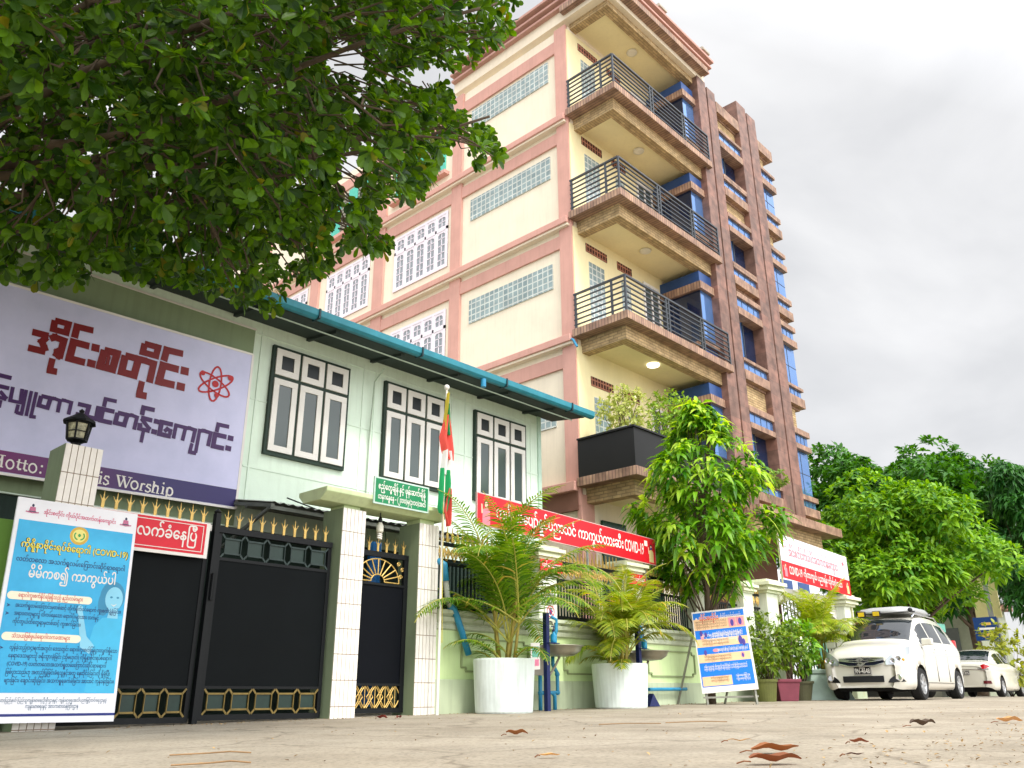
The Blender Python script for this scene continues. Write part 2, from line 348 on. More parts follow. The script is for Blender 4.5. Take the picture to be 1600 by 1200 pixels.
ATOM_RINGS=[(0.026,[(5.191,4.271),(5.174,4.274),(5.158,4.287),(5.143,4.31),(5.131,4.34),(5.121,4.378),(5.114,4.422),(5.111,4.47),(5.11,4.521),(5.113,4.572),(5.12,4.621),(5.129,4.668),(5.141,4.709),(5.155,4.743),(5.171,4.77),(5.189,4.787),(5.206,4.794),(5.223,4.791),(5.24,4.778),(5.254,4.755),(5.267,4.724),(5.277,4.685),(5.283,4.64),(5.287,4.591),(5.287,4.54),(5.284,4.489),(5.277,4.439),(5.267,4.393),(5.255,4.353),(5.241,4.319),(5.225,4.294),(5.208,4.277),(5.191,4.271)]),
(0.026,[(5.423,4.405),(5.409,4.392),(5.387,4.383),(5.357,4.38),(5.32,4.382),(5.279,4.389),(5.235,4.402),(5.189,4.419),(5.144,4.44),(5.1,4.464),(5.06,4.491),(5.025,4.518),(4.996,4.545),(4.975,4.572),(4.962,4.596),(4.958,4.618),(4.962,4.636),(4.976,4.65),(4.997,4.659),(5.026,4.663),(5.061,4.661),(5.102,4.654),(5.146,4.642),(5.192,4.625),(5.238,4.604),(5.282,4.58),(5.323,4.554),(5.359,4.526),(5.389,4.498),(5.411,4.471),(5.424,4.446),(5.428,4.424),(5.423,4.405)]),
(0.026,[(4.968,4.382),(4.965,4.399),(4.971,4.421),(4.986,4.448),(5.01,4.478),(5.041,4.51),(5.078,4.544),(5.121,4.577),(5.167,4.61),(5.215,4.639),(5.263,4.665),(5.31,4.685),(5.352,4.7),(5.389,4.709),(5.419,4.711),(5.441,4.706),(5.454,4.694),(5.457,4.676),(5.45,4.653),(5.434,4.625),(5.409,4.594),(5.376,4.56),(5.337,4.526),(5.293,4.492),(5.246,4.461),(5.198,4.432),(5.151,4.407),(5.106,4.388),(5.065,4.374),(5.029,4.366),(5.001,4.365),(4.98,4.37),(4.968,4.382)])]
ATOM_DOTS=[(0.0499, (5.201, 4.531)), (0.0365, (4.995, 4.645)), (0.0384, (5.417, 4.679)), (0.0365, (5.241, 4.371))]
# ---------------------------------------------------------------- materials of the setting
m_road=mat('road_concrete','#9c9384',.9,.12,1.3,bump=.35,bscale=90,streak=0)
m_mint=mat('mint_wall_paint','#dff0df',.75,.05,2,bump=.1,streak=0.045)
m_mintdark=mat('dark_green_paint','#1e3327',.6,.1)
m_white=mat('white_paint','#e6e2dc',.55,.04,3)
m_pane=glassmat('grey_window_film','#4b5655',.12,.6)
m_black=mat('black_opening','#0f1616',.35,.1)
m_teal=mat('teal_roof_paint','#2b7f90',.5,.15,4)
m_tealdark=mat('teal_roof_dark','#1c4a52',.6,.15,4)
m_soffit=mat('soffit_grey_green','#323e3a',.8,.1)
m_cream=mat('cream_wall_paint','#e6d9c3',.8,.05,1.5,bump=.12,streak=0.0315)
m_creamb=mat('balcony_cream_paint','#ebdeb0',.8,.05,1.2,bump=.12,streak=0.0225)
m_pink=mat('pink_trim_paint','#c8988b',.75,.06,2,streak=0.045)
m_brown=mat('brown_trim_paint','#7a5547',.8,.1,2)
m_granite=brickmat('granite_slab_tile','#8f7060','#a5866f','#6c584c',3.0,.09,.012,.0,rough=.55,bump=.3,swap=True,var=.35)
m_pier=brickmat('red_granite_pier_tile','#835f52','#6f564c','#5c483f',.62,.42,.006,.37,rough=.45,bump=.2,var=.38)
m_ybrick=brickmat('yellow_split_brick','#c0a67c','#a98f69','#8d7a5c',.24,.075,.010,.5,rough=.9,bump=.9)
m_gblock=brickmat('glass_block','#8fa0a0','#7d9092','#c3c8c2',.175,.175,.02,.0,rough=.12,bump=.8,spec=.8,var=.18)
m_blue=glassmat('blue_mirror_glass','#6690cc',.05,.8,.62)
m_navy=glassmat('dark_navy_glass','#0f2342',.05,.9,.2)
m_bluepanel=mat('blue_spandrel_panel','#2f4f86',.3,.15,3,metal=.25)
m_rail=mat('charcoal_rail_paint','#3a3f45',.4,.1)
m_vent=brickmat('terracotta_vent','#4a2a22','#3a1f1a','#a5705c',.11,.14,.02,.0,rough=.9,bump=.5)
m_lilac=mat('lilac_window_paint','#e3dae2',.5,.03,3)
m_curtain=mat('curtain_behind_glass','#8d9298',.2,.3,14,spec=.7)
m_lamp=bpy.data.materials.new('lit_ceiling_lamp'); m_lamp.use_nodes=True
b_=m_lamp.node_tree.nodes['Principled BSDF']; b_.inputs['Base Color'].default_value=(.9,.88,.8,1); b_.inputs['Emission Color'].default_value=(1,.95,.82,1); b_.inputs['Emission Strength'].default_value=2.2
m_lampoff=mat('unlit_lamp_glass','#ded8c6',.3,.02)
m_parapet=mat('black_parapet_sheet','#101010',.55,.15,3)
m_metal=mat('grey_metal','#8d918e',.4,.1,metal=.6)
# ---------------------------------------------------------------- ground
g=MB(); xs=[-60,-20,-8,-3]+[i*.5 for i in range(0,60)]+[32,36,42,50,70,100,160,260,500]; ys=[-120,-30,-8]+[i*1.0 for i in range(-4,12)]+[16,30,60,140,400]
g.v=[(x,y,ground_z(x)) for y in ys for x in xs]
nx=len(xs); g.f=[(j*nx+i,j*nx+i+1,(j+1)*nx+i+1,(j+1)*nx+i) for j in range(len(ys)-1) for i in range(nx-1)]
road=tag(g.build('road',m_road,None,smooth=True),kind='structure')
def road_material():
    m=m_road; nt=m.node_tree; n=nt.nodes; l=nt.links; b=n['Principled BSDF']
    src=b.inputs['Base Color'].links[0].from_socket
    tcn=n.new('ShaderNodeTexCoord'); cur=src
    def ramp(fac,p0,c0,p1,c1):
        r=n.new('ShaderNodeValToRGB'); e=r.color_ramp.elements; e[0].position=p0; e[0].color=(*c0,1); e[1].position=p1; e[1].color=(*c1,1); l.new(fac,r.inputs[0]); return r.outputs[0]
    def mul(o):
        nonlocal cur
        a=n.new('ShaderNodeMix'); a.data_type='RGBA'; a.blend_type='MULTIPLY'; a.inputs[0].default_value=1; l.new(cur,a.inputs[6]); l.new(o,a.inputs[7]); cur=a.outputs[2]
    v=n.new('ShaderNodeTexVoronoi'); v.inputs['Scale'].default_value=60; l.new(tcn.outputs['Object'],v.inputs['Vector']); mul(ramp(v.outputs['Color'],0,(.66,.65,.63),.5,(1.08,1.07,1.05)))
    for sc_,p0,c0,p1 in ((.45,.36,(.80,.78,.75),.6),(2.2,.30,(.84,.82,.8),.48)):
        nz=n.new('ShaderNodeTexNoise'); nz.inputs['Scale'].default_value=sc_; nz.inputs['Detail'].default_value=8; nz.inputs['Roughness'].default_value=.65; l.new(tcn.outputs['Object'],nz.inputs['Vector']); mul(ramp(nz.outputs['Fac'],p0,c0,p1,(1.04,1.04,1.04)))
    # hairline cracks
    nd=n.new('ShaderNodeTexNoise'); nd.inputs['Scale'].default_value=1.6; nd.inputs['Detail'].default_value=5; l.new(tcn.outputs['Object'],nd.inputs['Vector'])
    ad=n.new('ShaderNodeMix'); ad.data_type='RGBA'; ad.inputs[0].default_value=.35; l.new(tcn.outputs['Object'],ad.inputs[6]); l.new(nd.outputs['Color'],ad.inputs[7])
    vc=n.new('ShaderNodeTexVoronoi'); vc.feature='DISTANCE_TO_EDGE'; vc.inputs['Scale'].default_value=.75; l.new(ad.outputs[2],vc.inputs['Vector']); mul(ramp(vc.outputs['Distance'],.0,(.62,.6,.58),.012,(1,1,1)))
    l.new(cur,b.inputs['Base Color'])
road_material()
class PB:      # every box becomes a part of its own
    def __init__(s,name,m,parent,bevel=0): s.a=(name,m,parent); s.b=bevel
    def box(s,*q): return MB().box(*q).build(*s.a,bevel=s.b)
# ---------------------------------------------------------------- mint green house
HY=11.0
house=thing('green_house','pale mint two storey house with teal gutter and three white framed windows','house',(5,11,0))
MB().box(-3,12.5,HY,16,2.6,5.9).build('upper_wall',m_mint,house)
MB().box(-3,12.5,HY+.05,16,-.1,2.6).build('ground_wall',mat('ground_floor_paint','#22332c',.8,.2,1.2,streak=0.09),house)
MB().box(-3,5.86,HY-.012,HY+.02,2.62,5.66).build('painted_shade_panel',mat('painted_wall_shade','#8c9d7c',.8,.06,1.2,streak=.05),house)  # wall under the eave: its shade is put into this darker sage colour
MB().box(-3,5.87,HY-.02,HY+.0,5.66,5.69).build('panel_trim',m_white,house)
b=PB('wall_batten',mat('batten_paint','#dcecdc',.75,.05),house)
for x in (5.98,7.95,8.2,10.0,10.35,12.2): b.box(x,x+.03,HY-.012,HY+.01,2.62,5.7)
for z in (3.5,4.55,5.62): b.box(5.9,12.5,HY-.010,HY+.01,z,z+.025)
b=MB(); b.box(12.42,12.52,HY-.03,HY+.05,2.62,5.9); b.build('corner_trim',mat('corner_trim_paint','#bcd5c4',.7,.06),house)
b=MB(); b.add([(-3,10.11,5.80),(12.95,10.11,5.80),(12.95,13.4,7.1),(-3,13.4,7.1),(-3,10.11,5.84),(12.95,10.11,5.84),(12.95,13.4,7.14),(-3,13.4,7.14)],[(0,3,2,1),(4,5,6,7),(0,1,5,4),(1,2,6,5),(2,3,7,6),(3,0,4,7)])
for i in range(80): 
    x=-2.9+i*.2; b.bar((x,10.11,5.845),(x,13.4,7.145),.05,.03)
b.build('roof',m_tealdark,house)
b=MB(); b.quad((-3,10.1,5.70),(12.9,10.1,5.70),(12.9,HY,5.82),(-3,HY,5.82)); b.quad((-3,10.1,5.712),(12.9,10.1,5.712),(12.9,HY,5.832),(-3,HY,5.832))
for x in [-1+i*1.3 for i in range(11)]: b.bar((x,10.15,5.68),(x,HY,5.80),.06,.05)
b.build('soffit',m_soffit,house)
b=MB(); pr=[(10.10,5.83),(10.10,5.73),(10.06,5.69),(9.99,5.69),(9.95,5.73),(9.94,5.83),(9.96,5.83),(9.965,5.745),(10.0,5.71),(10.05,5.71),(10.08,5.74),(10.08,5.83)]
b.prism([(-3,y,z) for y,z in pr],(16.05,0,0))
b.build('gutter',m_teal,house,bevel=.004)
b=PB('gutter_strap',mat('gutter_strap_paint','#15353c',.5,.1),house)
for x in (3.9,6.3,8.35,10.4,12.3): b.box(x,x+.03,9.925,10.12,5.68,5.84)
MB().tube([(9.86,10.0,5.69),(9.86,10.0,5.54)],.05,12).build('gutter_outlet',mat('blue_pvc','#2b86ae',.4,.12,6),house)
b=MB(); b.tube([(-3,10.2,5.62),(12.6,10.2,5.6)],.012,6); b.tube([(8.0,10.5,5.5),(8.12,10.9,5.4),(8.12,10.96,4.4),(8.12,10.96,3.1)],.012,6); b.build('conduit',mat('conduit_grey','#a9b8a6',.6,.1),house)
for (x0,x1) in ((6.18,7.64),(8.39,9.80),(10.57,12.02)):
    z0,z1=3.745,5.515
    zt=5.0; fr=MB(); fr.box(x0,x1,HY-.06,HY+.02,z0,z1); wf=fr.build('window',m_mintdark,house)
    s=MB(); pn=PB('pane',m_pane,wf); pt=PB('fanlight',m_black,wf); wd=(x1-x0-.05*4)/3
    for k in range(3):
        a=x0+.05+k*(wd+.05)
        for (c0,c1,mb,ins) in ((z0+.06,zt-.03,pn,.095),(zt+.03,z1-.05,pt,.10)):
            q=ins; y0,y1=HY-.085,HY-.055
            s.box(a,a+wd,y0,y1,c0,c0+q); s.box(a,a+wd,y0,y1,c1-q,c1); s.box(a,a+q,y0,y1,c0+q,c1-q); s.box(a+wd-q,a+wd,y0,y1,c0+q,c1-q)
            mb.box(a+q,a+wd-q,HY-.066,HY-.056,c0+q,c1-q)
    s.build('sash',m_white,wf,bevel=.003)
# ---------------------------------------------------------------- billboard
bb=thing('billboard','large lilac school billboard with dark red and purple lettering under the tree','billboard',(4,10.75,2.7))
def bbz(x): return .0125*(x-2.31)
m_bbd=mat('lilac_billboard_print','#c9cbec',.55,.05,2.2,var2='#d3d3f3'); 
P=[(.4,10.745,2.73),(5.735,10.745,2.81),(5.735,10.745,5.145),(.4,10.745,5.06)]
b=MB(); b.prism([P[0],P[1],P[2],P[3]],(0,.05,0)); b.build('panel',m_bbd,bb)
b=MB()
for a,c in ((P[0],P[1]),(P[1],P[2]),(P[2],P[3])): b.bar((a[0],10.755,a[2]),(c[0],10.755,c[2]),.035,.03)
b.build('frame',m_white,bb)
m_band=bpy.data.materials.new('motto_band_print'); m_band.use_nodes=True; n_=m_band.node_tree.nodes; l_=m_band.node_tree.links
t_=n_.new('ShaderNodeUVMap'); sx=n_.new('ShaderNodeSeparateXYZ'); mr=n_.new('ShaderNodeMapRange'); mr.inputs[1].default_value=2.3; mr.inputs[2].default_value=4.6; rr=n_.new('ShaderNodeValToRGB')
rr.color_ramp.elements[0].color=(*s2l('#7a2466'),1); rr.color_ramp.elements[1].color=(*s2l('#2b2062'),1)
l_.new(t_.outputs[0],sx.inputs[0]); l_.new(sx.outputs[0],mr.inputs[0]); l_.new(mr.outputs[0],rr.inputs[0]); l_.new(rr.outputs[0],n_['Principled BSDF'].inputs['Base Color']); n_['Principled BSDF'].inputs['Roughness'].default_value=.5
b=MB(); b.quad((.4,10.7445-.0035,2.752),(5.715,10.741,2.832),(5.715,10.741,3.075),(.4,10.741,3.005)); b.build('motto_band',m_band,bb)
X_,Z_,NY=(1,0,0),(0,0,1),(0,-1,0)
MB().strokes(RED_LETTERS,(0,10.74,0),X_,Z_,NY).build('red_lettering',mat('dark_red_print','#780b10',.5,.05),bb)
MB().strokes(PURPLE_LETTERS,(0,10.74,0),X_,Z_,NY).build('purple_lettering',mat('purple_print','#43205c',.5,.05),bb)
MB().strokes(MOTTO_LETTERS,(0,10.7385,0),X_,Z_,NY).build('white_lettering',m_white,bb)
b=MB(); b.strokes(ATOM_RINGS,(0,10.74,0),X_,Z_,NY); fb=Frame((0,10.737,0),X_,Z_)
for rad,(x,z) in ATOM_DOTS: fb.disc(b,x,z,rad,rad,.0005)
b.build('atom_emblem',mat('red_print','#b5131a',.5,.1),bb)
# ---------------------------------------------------------------- apartment building
XS=14.3; FL=[4.9,8.54,11.8,14.96]; RF=18.1
apt=thing('apartment_building','tall cream and pink apartment block with corner balconies and red granite blue glass tower','building',(18,15,0))
MB().box(XS+.08,23.1,11.4,30.4,0,17.9).build('wall',m_cream,apt)
b=PB('pillar',m_pink,apt)
pil=[(11.4,11.8),(15.5,15.93),(19.1,19.6),(22.75,23.25),(26.4,26.9),(30,30.5)]
for y0,y1 in pil: b.box(XS,XS+.1,y0,y1,4.3,17.9)
b.box(XS+.012,14.78,11.385,11.5,0,4.55)
b=PB('pink_beam',m_pink,apt); led=PB('ledge',m_pink,apt,.015); cs=PB('ledge_moulding',m_cream,apt)
for f in FL[1:]:
    b.box(XS+.02,XS+.1,11.8,30.4,f-.86,f-.50)
    led.box(XS-.14,XS+.1,11.45,30.4,f-.28,f-.10)
    cs.box(XS-.09,XS+.1,11.46,30.4,f-.34,f-.28)
b.box(XS+.02,XS+.1,11.8,30.4,RF-.95,RF-.55); led.box(XS-.14,XS+.1,11.45,30.4,4.62,4.84)
MB().box(XS-.02,XS+.1,11.45,30.4,4.2,4.62).build('brown_beam',m_brown,apt)
# roof cornice and parapet
b=MB(); c=MB()
def ring(mb,o,z0,z1,yb=15.9):   # cornice layer set out by o along the side and front
    mb.box(XS-o,XS+.2,9.95-o,yb,z0,z1); mb.box(XS+.2,19.25+o,9.95-o,11.5,z0,z1)
ring(c,.02,18.05,18.42); ring(b,.16,18.42,18.5); ring(c,.05,18.5,18.62); ring(b,.22,18.62,18.70); ring(c,.08,18.70,18.84); ring(b,.28,18.84,18.93)
c.build('parapet',m_cream,apt); b.build('cornice',mat('cornice_pink_paint','#b58c80',.8,.08,2,streak=.06),apt,bevel=.01)
for (x,y) in ((14.3,11.9),(14.3,13.95),(14.3,15.8),(16.9,9.95),(19.3,9.95)):
    b=MB(); c=MB(); b.box(x-.15,x+.15,y-.15,y+.15,18.93,19.2); pp=b.build('parapet_post',m_pink,apt); c.box(x-.2,x+.2,y-.2,y+.2,19.2,19.27); c.box(x-.15,x+.15,y-.15,y+.15,19.27,19.36); c.build('post_cap',mat('cap_stone','#a8a294',.8,.1),pp)
# side glass block strips and windows
b=PB('glass_block_strip',m_gblock,apt)
for z in (6.28,9.92,13.18,16.34): b.box(XS+.05,XS+.1,12.1,15.15,z,z+.70)
def grid_window(y0,y1,z0,z1):
    X=XS+.04; f=MB(); g=MB(); n=5; fw=.07; d=(y1-y0-fw)/n; zt=z0+(z1-z0)*.70
    f.box(X,X+.05,y0,y1,z0,z0+.08); f.box(X,X+.05,y0,y1,z1-.08,z1); f.box(X,X+.05,y0,y1,zt-.05,zt+.05)
    for k in range(n+1): f.box(X,X+.05,y0+k*d,y0+k*d+fw,z0+.08,z1-.08)
    for k in range(n):
        a=y0+k*d+fw; e=a+d-fw
        for (c0,c1,rows) in ((z0+.08,zt-.05,5),(zt+.05,z1-.08,2)):
            q=.045; x=X+.012
            f.box(x,x+.03,a,a+q,c0,c1); f.box(x,x+.03,e-q,e,c0,c1); f.box(x,x+.03,a+q,e-q,c0,c0+q); f.box(x,x+.03,a+q,e-q,c1-q*1.6,c1)
            f.box(x+.008,x+.024,(a+e)/2-.012,(a+e)/2+.012,c0+q,c1-q)
            for r in range(1,rows): zz=c0+(c1-c0)*r/rows; f.box(x+.008,x+.022,a+q,e-q,zz-.012,zz+.012)
            # arched heads: small corner fillets
            for yy,s_ in ((a+q,1),(e-q,-1)): f.prism([(x+.002,yy,c1-q*1.6),(x+.002,yy+s_*.07,c1-q*1.6),(x+.002,yy,c1-q*1.6-.06)],(.026,0,0))
    g.box(X+.03,X+.045,y0,y1,z0,z1)
    wf=f.build('window',m_lilac,apt); g.build('pane',m_curtain,wf)
for f in FL[:3]:
    for y0,y1 in ((16.12,18.6),(19.9,22.3),(23.5,25.9),(27.1,29.6)):
        if f>5 or y0<20: grid_window(y0,y1,f+.28,f+2.18)
# teal louvre windows of the rear top floor
b=PB('teal_shutter',mat('teal_shutter_paint','#53b7a4',.6,.1),apt); s=PB('window_sill',m_pink,apt)
for y0,y1 in ((16.3,18.7),(19.9,22.3)):
    f=FL[3]; s.box(XS-.12,XS+.1,y0-.15,y1+.15,f+.30,f+.42)
    for k in range(5):
        a=y0+k*(y1-y0)/5; e=a+(y1-y0)/5
        if k%2==0: b.box(XS+.03,XS+.1,a,e,f+.42,f+2.1)
        else:
            l=MB()
            for j in range(12): zz=f+.46+j*.135; l.obox((XS+.06,(a+e)/2,zz+.05),(.03,0,-.03),(0,(e-a)/2-.03,0),(.004,0,.004))
            l.build('louvre',m_metal,apt)
# balconies
def railing(f,parent):
    r=MB(); X0,X1,Y0=14.28,18.95,9.86
    for zz,w_ in [(f+.92,.055)]+[(f+.11+.135*k,.034) for k in range(6)]:
        r.bar((X0,Y0,zz),(X1,Y0,zz),w_,w_*.8); r.bar((X0,Y0,zz),(X0,11.38,zz),w_,w_*.8)
    for x in (X0,15.95,16.07,17.55,17.67,X1): r.box(x-.022,x+.022,Y0-.022,Y0+.022,f,f+.92)
    for y in (10.25,11.33): r.box(X0-.022,X0+.022,y-.022,y+.022,f,f+.92)
    r.build('railing',m_rail,parent)
def balcony(f,top=False):
    o=.12 if top else 0
    b=MB(); b.box(XS-.08-o,19.0+o,9.8-o,11.42,f-.20,f); bal=b.build('balcony',m_granite,apt,bevel=.01)
    bm_=MB(); bm_.box(14.52,18.85,10.08,10.34,f-.54,f-.20); bm_.box(14.52,14.78,10.34,11.40,f-.54,f-.20); bm_.build('edge_beam',m_ybrick,bal)
    c=MB(); c.box(14.78,18.85,10.34,11.395,f-.42,f-.36); c.build('ceiling',m_creamb,bal)
    c=MB(); lx,ly=16.55,10.72; c.lathe((lx,ly,f-.475),[(.10,0),(.15,.01),(.16,.035),(.15,.056)],20); c.build('ceiling_light',m_lamp if f==8.54 else m_lampoff,bal,smooth=True)
    return bal
for i,f in enumerate(FL):
    bal=balcony(f)
    if i>0: railing(f,bal)
    n_top=FL[i+1] if i<3 else RF+.02
    b=MB(); b.box(14.34,18.3,11.375,11.41,f,n_top-.36); b.build('balcony_wall',m_creamb,bal)
    b=PB('wall_vent',m_vent,bal); b.box(14.82,15.70,11.36,11.40,f+2.36,f+2.60); b.box(16.15,16.8,11.36,11.40,f+2.36,f+2.60)
    b=PB('glass_block_panel',m_gblock,bal); b.box(14.92,15.55,11.36,11.40,f+.35,f+2.1); b.box(16.3,16.7,11.36,11.40,f+1.15,f+2.05)
    d=MB(); x0,x1=17.3,18.05
    for x in (x0,(x0+x1)/2-.03,x1-.06): d.box(x,x+.06,11.33,11.40,f,f+2.35)
    d.box(x0,x1,11.33,11.40,f+2.35,f+2.43); d.box(x0+.06,x1-.06,11.34,11.40,f+1.0,f+1.07)
    d.build('door_frame',m_white,bal)
    MB().box(x0+.04,x1-.04,11.352,11.37,f,f+2.35).build('door_glass',m_pane,bal)
rt=balcony(RF+.30,True)
# solid black parapet of the lowest balcony
b=MB(); f=FL[0]; b.box(14.24,18.6,9.83,9.88,f,f+.86); b.box(14.24,14.29,9.88,11.38,f,f+.86); b.box(14.20,18.64,9.79,9.92,f+.86,f+.90); b.box(14.20,14.33,9.92,11.38,f+.86,f+.90)
b.build('black_parapet',m_parapet,apt)
# corner oriel beside the balconies
b=PB('oriel_band',m_granite,apt); s=PB('oriel_spandrel',m_bluepanel,apt); g=PB('oriel_glass',m_blue,apt); nv=PB('oriel_side_glass',m_navy,apt)
OX0,OX1,OY=18.2,18.82,10.15
for i,f in enumerate(FL):
    t=(FL[i+1] if i<3 else RF+.1)-.62
    def band(z0,z1): b.box(OX0-.1,OX1,OY-.1,11.4,z0,z1)
    band(t-.56,t-.34); band(f,f+.16); band(f+.40,f+.58)
    s.box(OX0-.03,OX1,OY-.03,11.4,t-.34,t+.0); s.box(OX0-.03,OX1,OY-.03,11.4,f+.16,f+.40)
    g.box(OX0+.03,OX1,OY,OY+.05,f+.58,t-.56); nv.box(OX0,OX0+.03,OY,11.4,f+.58,t-.56)
# granite piers
for x0,top in ((18.80,18.1),(21.30,18.62)):
    b=MB(); w_=.5 if x0<20 else .6
    b.box(x0,x0+w_,9.92,11.4,4.78,top); b.box(x0+w_,x0+w_+.08,10.02,11.4,4.78,top-.05); b.box(x0+w_+.08,x0+w_*2+.05,9.92,11.4,4.78,top-.1)
    b.build('granite_pier',m_pier,apt,bevel=.012)
MB().box(21.28,22.4,11.4,12.6,17.3,18.5).build('stair_head',mat('stair_head_paint','#dcb8a6',.8,.06),apt)
TW=[('cap',17.32,17.77),('brick',16.75,17.32),('band',16.65,16.75),('blue',16.34,16.65),('band',15.95,16.34),('win',15.1,15.95),('band',14.92,15.1),('blue',14.66,14.92),('band',14.30,14.66),('brick',13.76,14.30),('band',13.62,13.76),('blue',13.33,13.62),('band',12.99,13.33),('win',12.1,12.99),('band',11.91,12.1),('blue',11.67,11.91),('band',11.33,11.67),('brick',11.15,11.33),('band',10.98,11.15),('blue',10.67,10.98),('band',10.30,10.67),('win',9.1,10.30),('band',9.0,9.1),('blue',8.75,9.0),('band',8.40,8.75),('brick',7.7,8.40),('band',7.52,7.7),('blue',7.22,7.52),('band',6.92,7.22),('win',5.69,6.92),('band',5.54,5.69),('blue',5.33,5.54),('band',5.08,5.33),('brick',4.78,5.08)]
br=PB('brick_panel',m_ybrick,apt); bl=PB('blue_strip',m_blue,apt); wn=PB('tower_window',m_blue,apt); wd=PB('pier_reflection_pane',m_navy,apt)
T2=[]
for i_,(k,z0,z1) in enumerate(TW):
    if k=='win': T2[-1]=(T2[-1][0],T2[-1][1]+.14,T2[-1][2]); z1+=.14
    T2.append((k,z0,z1))
TW=T2
for (x0,x1,xb) in ((19.91,21.30,21.30),(22.55,23.52,23.2)):
    for k,z0,z1 in TW:
        if k in('band','cap'):
            # a deep band over a window is a thinner tile with its soffit in view
            zz=z0+(.06 if z1-z0>.3 else 0)
            bn=MB(); bn.box(x0-(.0 if x0<20 else 0),x1 if x0<20 else x1+.05,9.93,10.6,zz,z1); 
            if zz>z0: bn.box(x0,x1-.05 if x0>22 else x1,10.08,10.6,z0,zz)
            bn.build('granite_band',m_granite,apt,bevel=.008)
        elif k=='blue':
            pt=bl.box(x0,x1-.03 if x0>22 else x1,10.0,10.6,z0,z1); mu=MB()
            for q in range(1,4): xx=x0+(x1-x0)*q/4; mu.box(xx-.008,xx+.008,9.992,10.0,z0,z1)
            mu.build('mullion',m_rail,pt)
        elif k=='win':
            if x0<20:
                xm=x0+.62; pt=wn.box(x0,xm,10.22,10.28,z0,z1); wd.box(xm+.03,x1,10.26,10.29,z0,z1); mu=MB(); mu.box(xm,xm+.03,10.19,10.29,z0,z1)  # right pane is dark glass: the pier's reflection put in as colour
            else:
                pt=wn.box(x0,x1,10.06,10.5,z0,z1); mu=MB(); mu.box(x0+.45,x0+.47,10.052,10.06,z0,z1); mu.box(x0,x1,10.052,10.06,(z0+z1)/2-.008,(z0+z1)/2+.008)
            mu.build('mullion',m_rail,pt)
        else: br.box(x0,xb,10.12,10.6,z0,z1)
MB().box(18.85,23.05,10.3,11.4,4.78,17.3).build('tower_core',m_brown,apt)
b=MB(); b.box(18.9,23.75,9.45,11.4,4.52,4.76); b.build('canopy_slab',m_granite,apt,bevel=.01)
b=MB(); b.box(19.1,23.0,9.75,11.4,4.15,4.52); b.build('canopy_beam',m_ybrick,apt)
b=MB(); b.box(18.9,23.05,11.2,11.39,0,4.15); b.build('shop_wall',m_brown,apt)
b=PB('ground_window',mat('deep_green_glass','#123c2c',.15,.2),apt); b.box(15.0,15.9,11.34,11.40,2.2,4.05); b.box(16.4,17.3,11.34,11.40,2.2,4.05)
b=MB(); b.tube([(14.22,11.44,8.3),(14.1,11.3,8.2),(14.12,11.2,8.0)],.03,8); b.build('blue_pipe_end',mat('blue_pvc','#2b86ae',.4,.12,6),apt)
for (y,z) in ((15.75,8.0),(19.3,8.2)):
    cm=thing('security_camera','white security camera on the pink pillar '+('nearest the balconies' if y<17 else 'further back above the gutter'),'camera',(14.2,y,z),'security cameras on the pink pillars')
    b=MB(); b.tube([(14.3,y,z+.1),(14.16,y,z+.1),(14.16,y,z+.04)],.02,8); b.build('bracket',m_white,cm); b=MB(); b.tube([(14.26,y+.06,z+.02),(14.0,y-.06,z-.03)],.055,12); b.build('body',m_white,cm,bevel=.01)
m_iron=mat('black_iron_paint','#0f1214',.5,.12,6,spec=.25)
# ---------------------------------------------------------------- gate posts, gates, lintel
GY=9.0
m_tile=mat('ivory_strip_tile','#e9e4dc',.3,.06,9,spec=.5)
m_grout=mat('rusty_grout','#8f7a63',.9,.2,6)
m_sage=mat('sage_column_paint','#7e8d70',.75,.08,1.5,streak=0.054)
m_gold=mat('gold_paint','#d0ae62',.4,.15,8,metal=.35)
m_gateblk=mat('black_gate_sheet','#080d0f',.6,.12,2,spec=.12)
m_lime=mat('pale_lime_paint','#cfdfae',.75,.06,2,streak=0.0675)
def tile_column(x0,x1,top,label):
    z0=ground_z(x0)-.05; t=thing('gate_column',label,'column',(x0,GY,z0),'tiled gate columns')
    MB().box(x0,x1,GY+.008,GY+.44,z0,top).build('shaft',m_sage,t)
    MB().box(x0+.004,x1-.004,GY+.002,GY+.01,z0,top).build('grout',m_grout,t)
    b=MB(); n=6; wd=(x1-x0)/n; rows=int((top-z0)/.30)+1; zz=top
    for r in range(rows):
        za=max(z0,zz-.296)
        for k in range(n):
            b.box(x0+k*wd+.004,x0+(k+1)*wd-.004,GY-.006,GY+.004,za,zz)
        zz-=.305
        if zz<z0+.05: break
    b.build('face_tile',m_tile,t)
    return t
tile_column(2.84,3.22,2.79,'tiled gate column behind the blue health poster, carrying a lantern')
tile_column(6.32,6.69,2.65,'tiled gate column between the wide black gate and the narrow gate')
tile_column(7.63,8.0,2.63,'tiled gate column beside the flagpole and the blue drainpipe')
def spear(parent,x,y,z,h=.2,w_=.034,m=None):
    b=MB(); b.prism([(x-w_*.45,y,z),(x+w_*.45,y,z),(x+w_*.5,y,z+h*.5),(x+w_*.15,y,z+h*.62),(x+w_*.10,y,z+h*.8),(x,y,z+h),(x-w_*.10,y,z+h*.8),(x-w_*.15,y,z+h*.62),(x-w_*.5,y,z+h*.5)],(0,.012,0))
    for s_ in (-1,1): b.prism([(x+s_*w_*.2,y-.002,z+h*.46),(x+s_*w_*.5,y-.002,z+h*.44),(x+s_*w_*1.35,y-.002,z+h*.74),(x+s_*w_*1.2,y-.002,z+h*.72)][::s_],(0,.010,0))
    return b.build('spearhead',m or m_gold,parent)
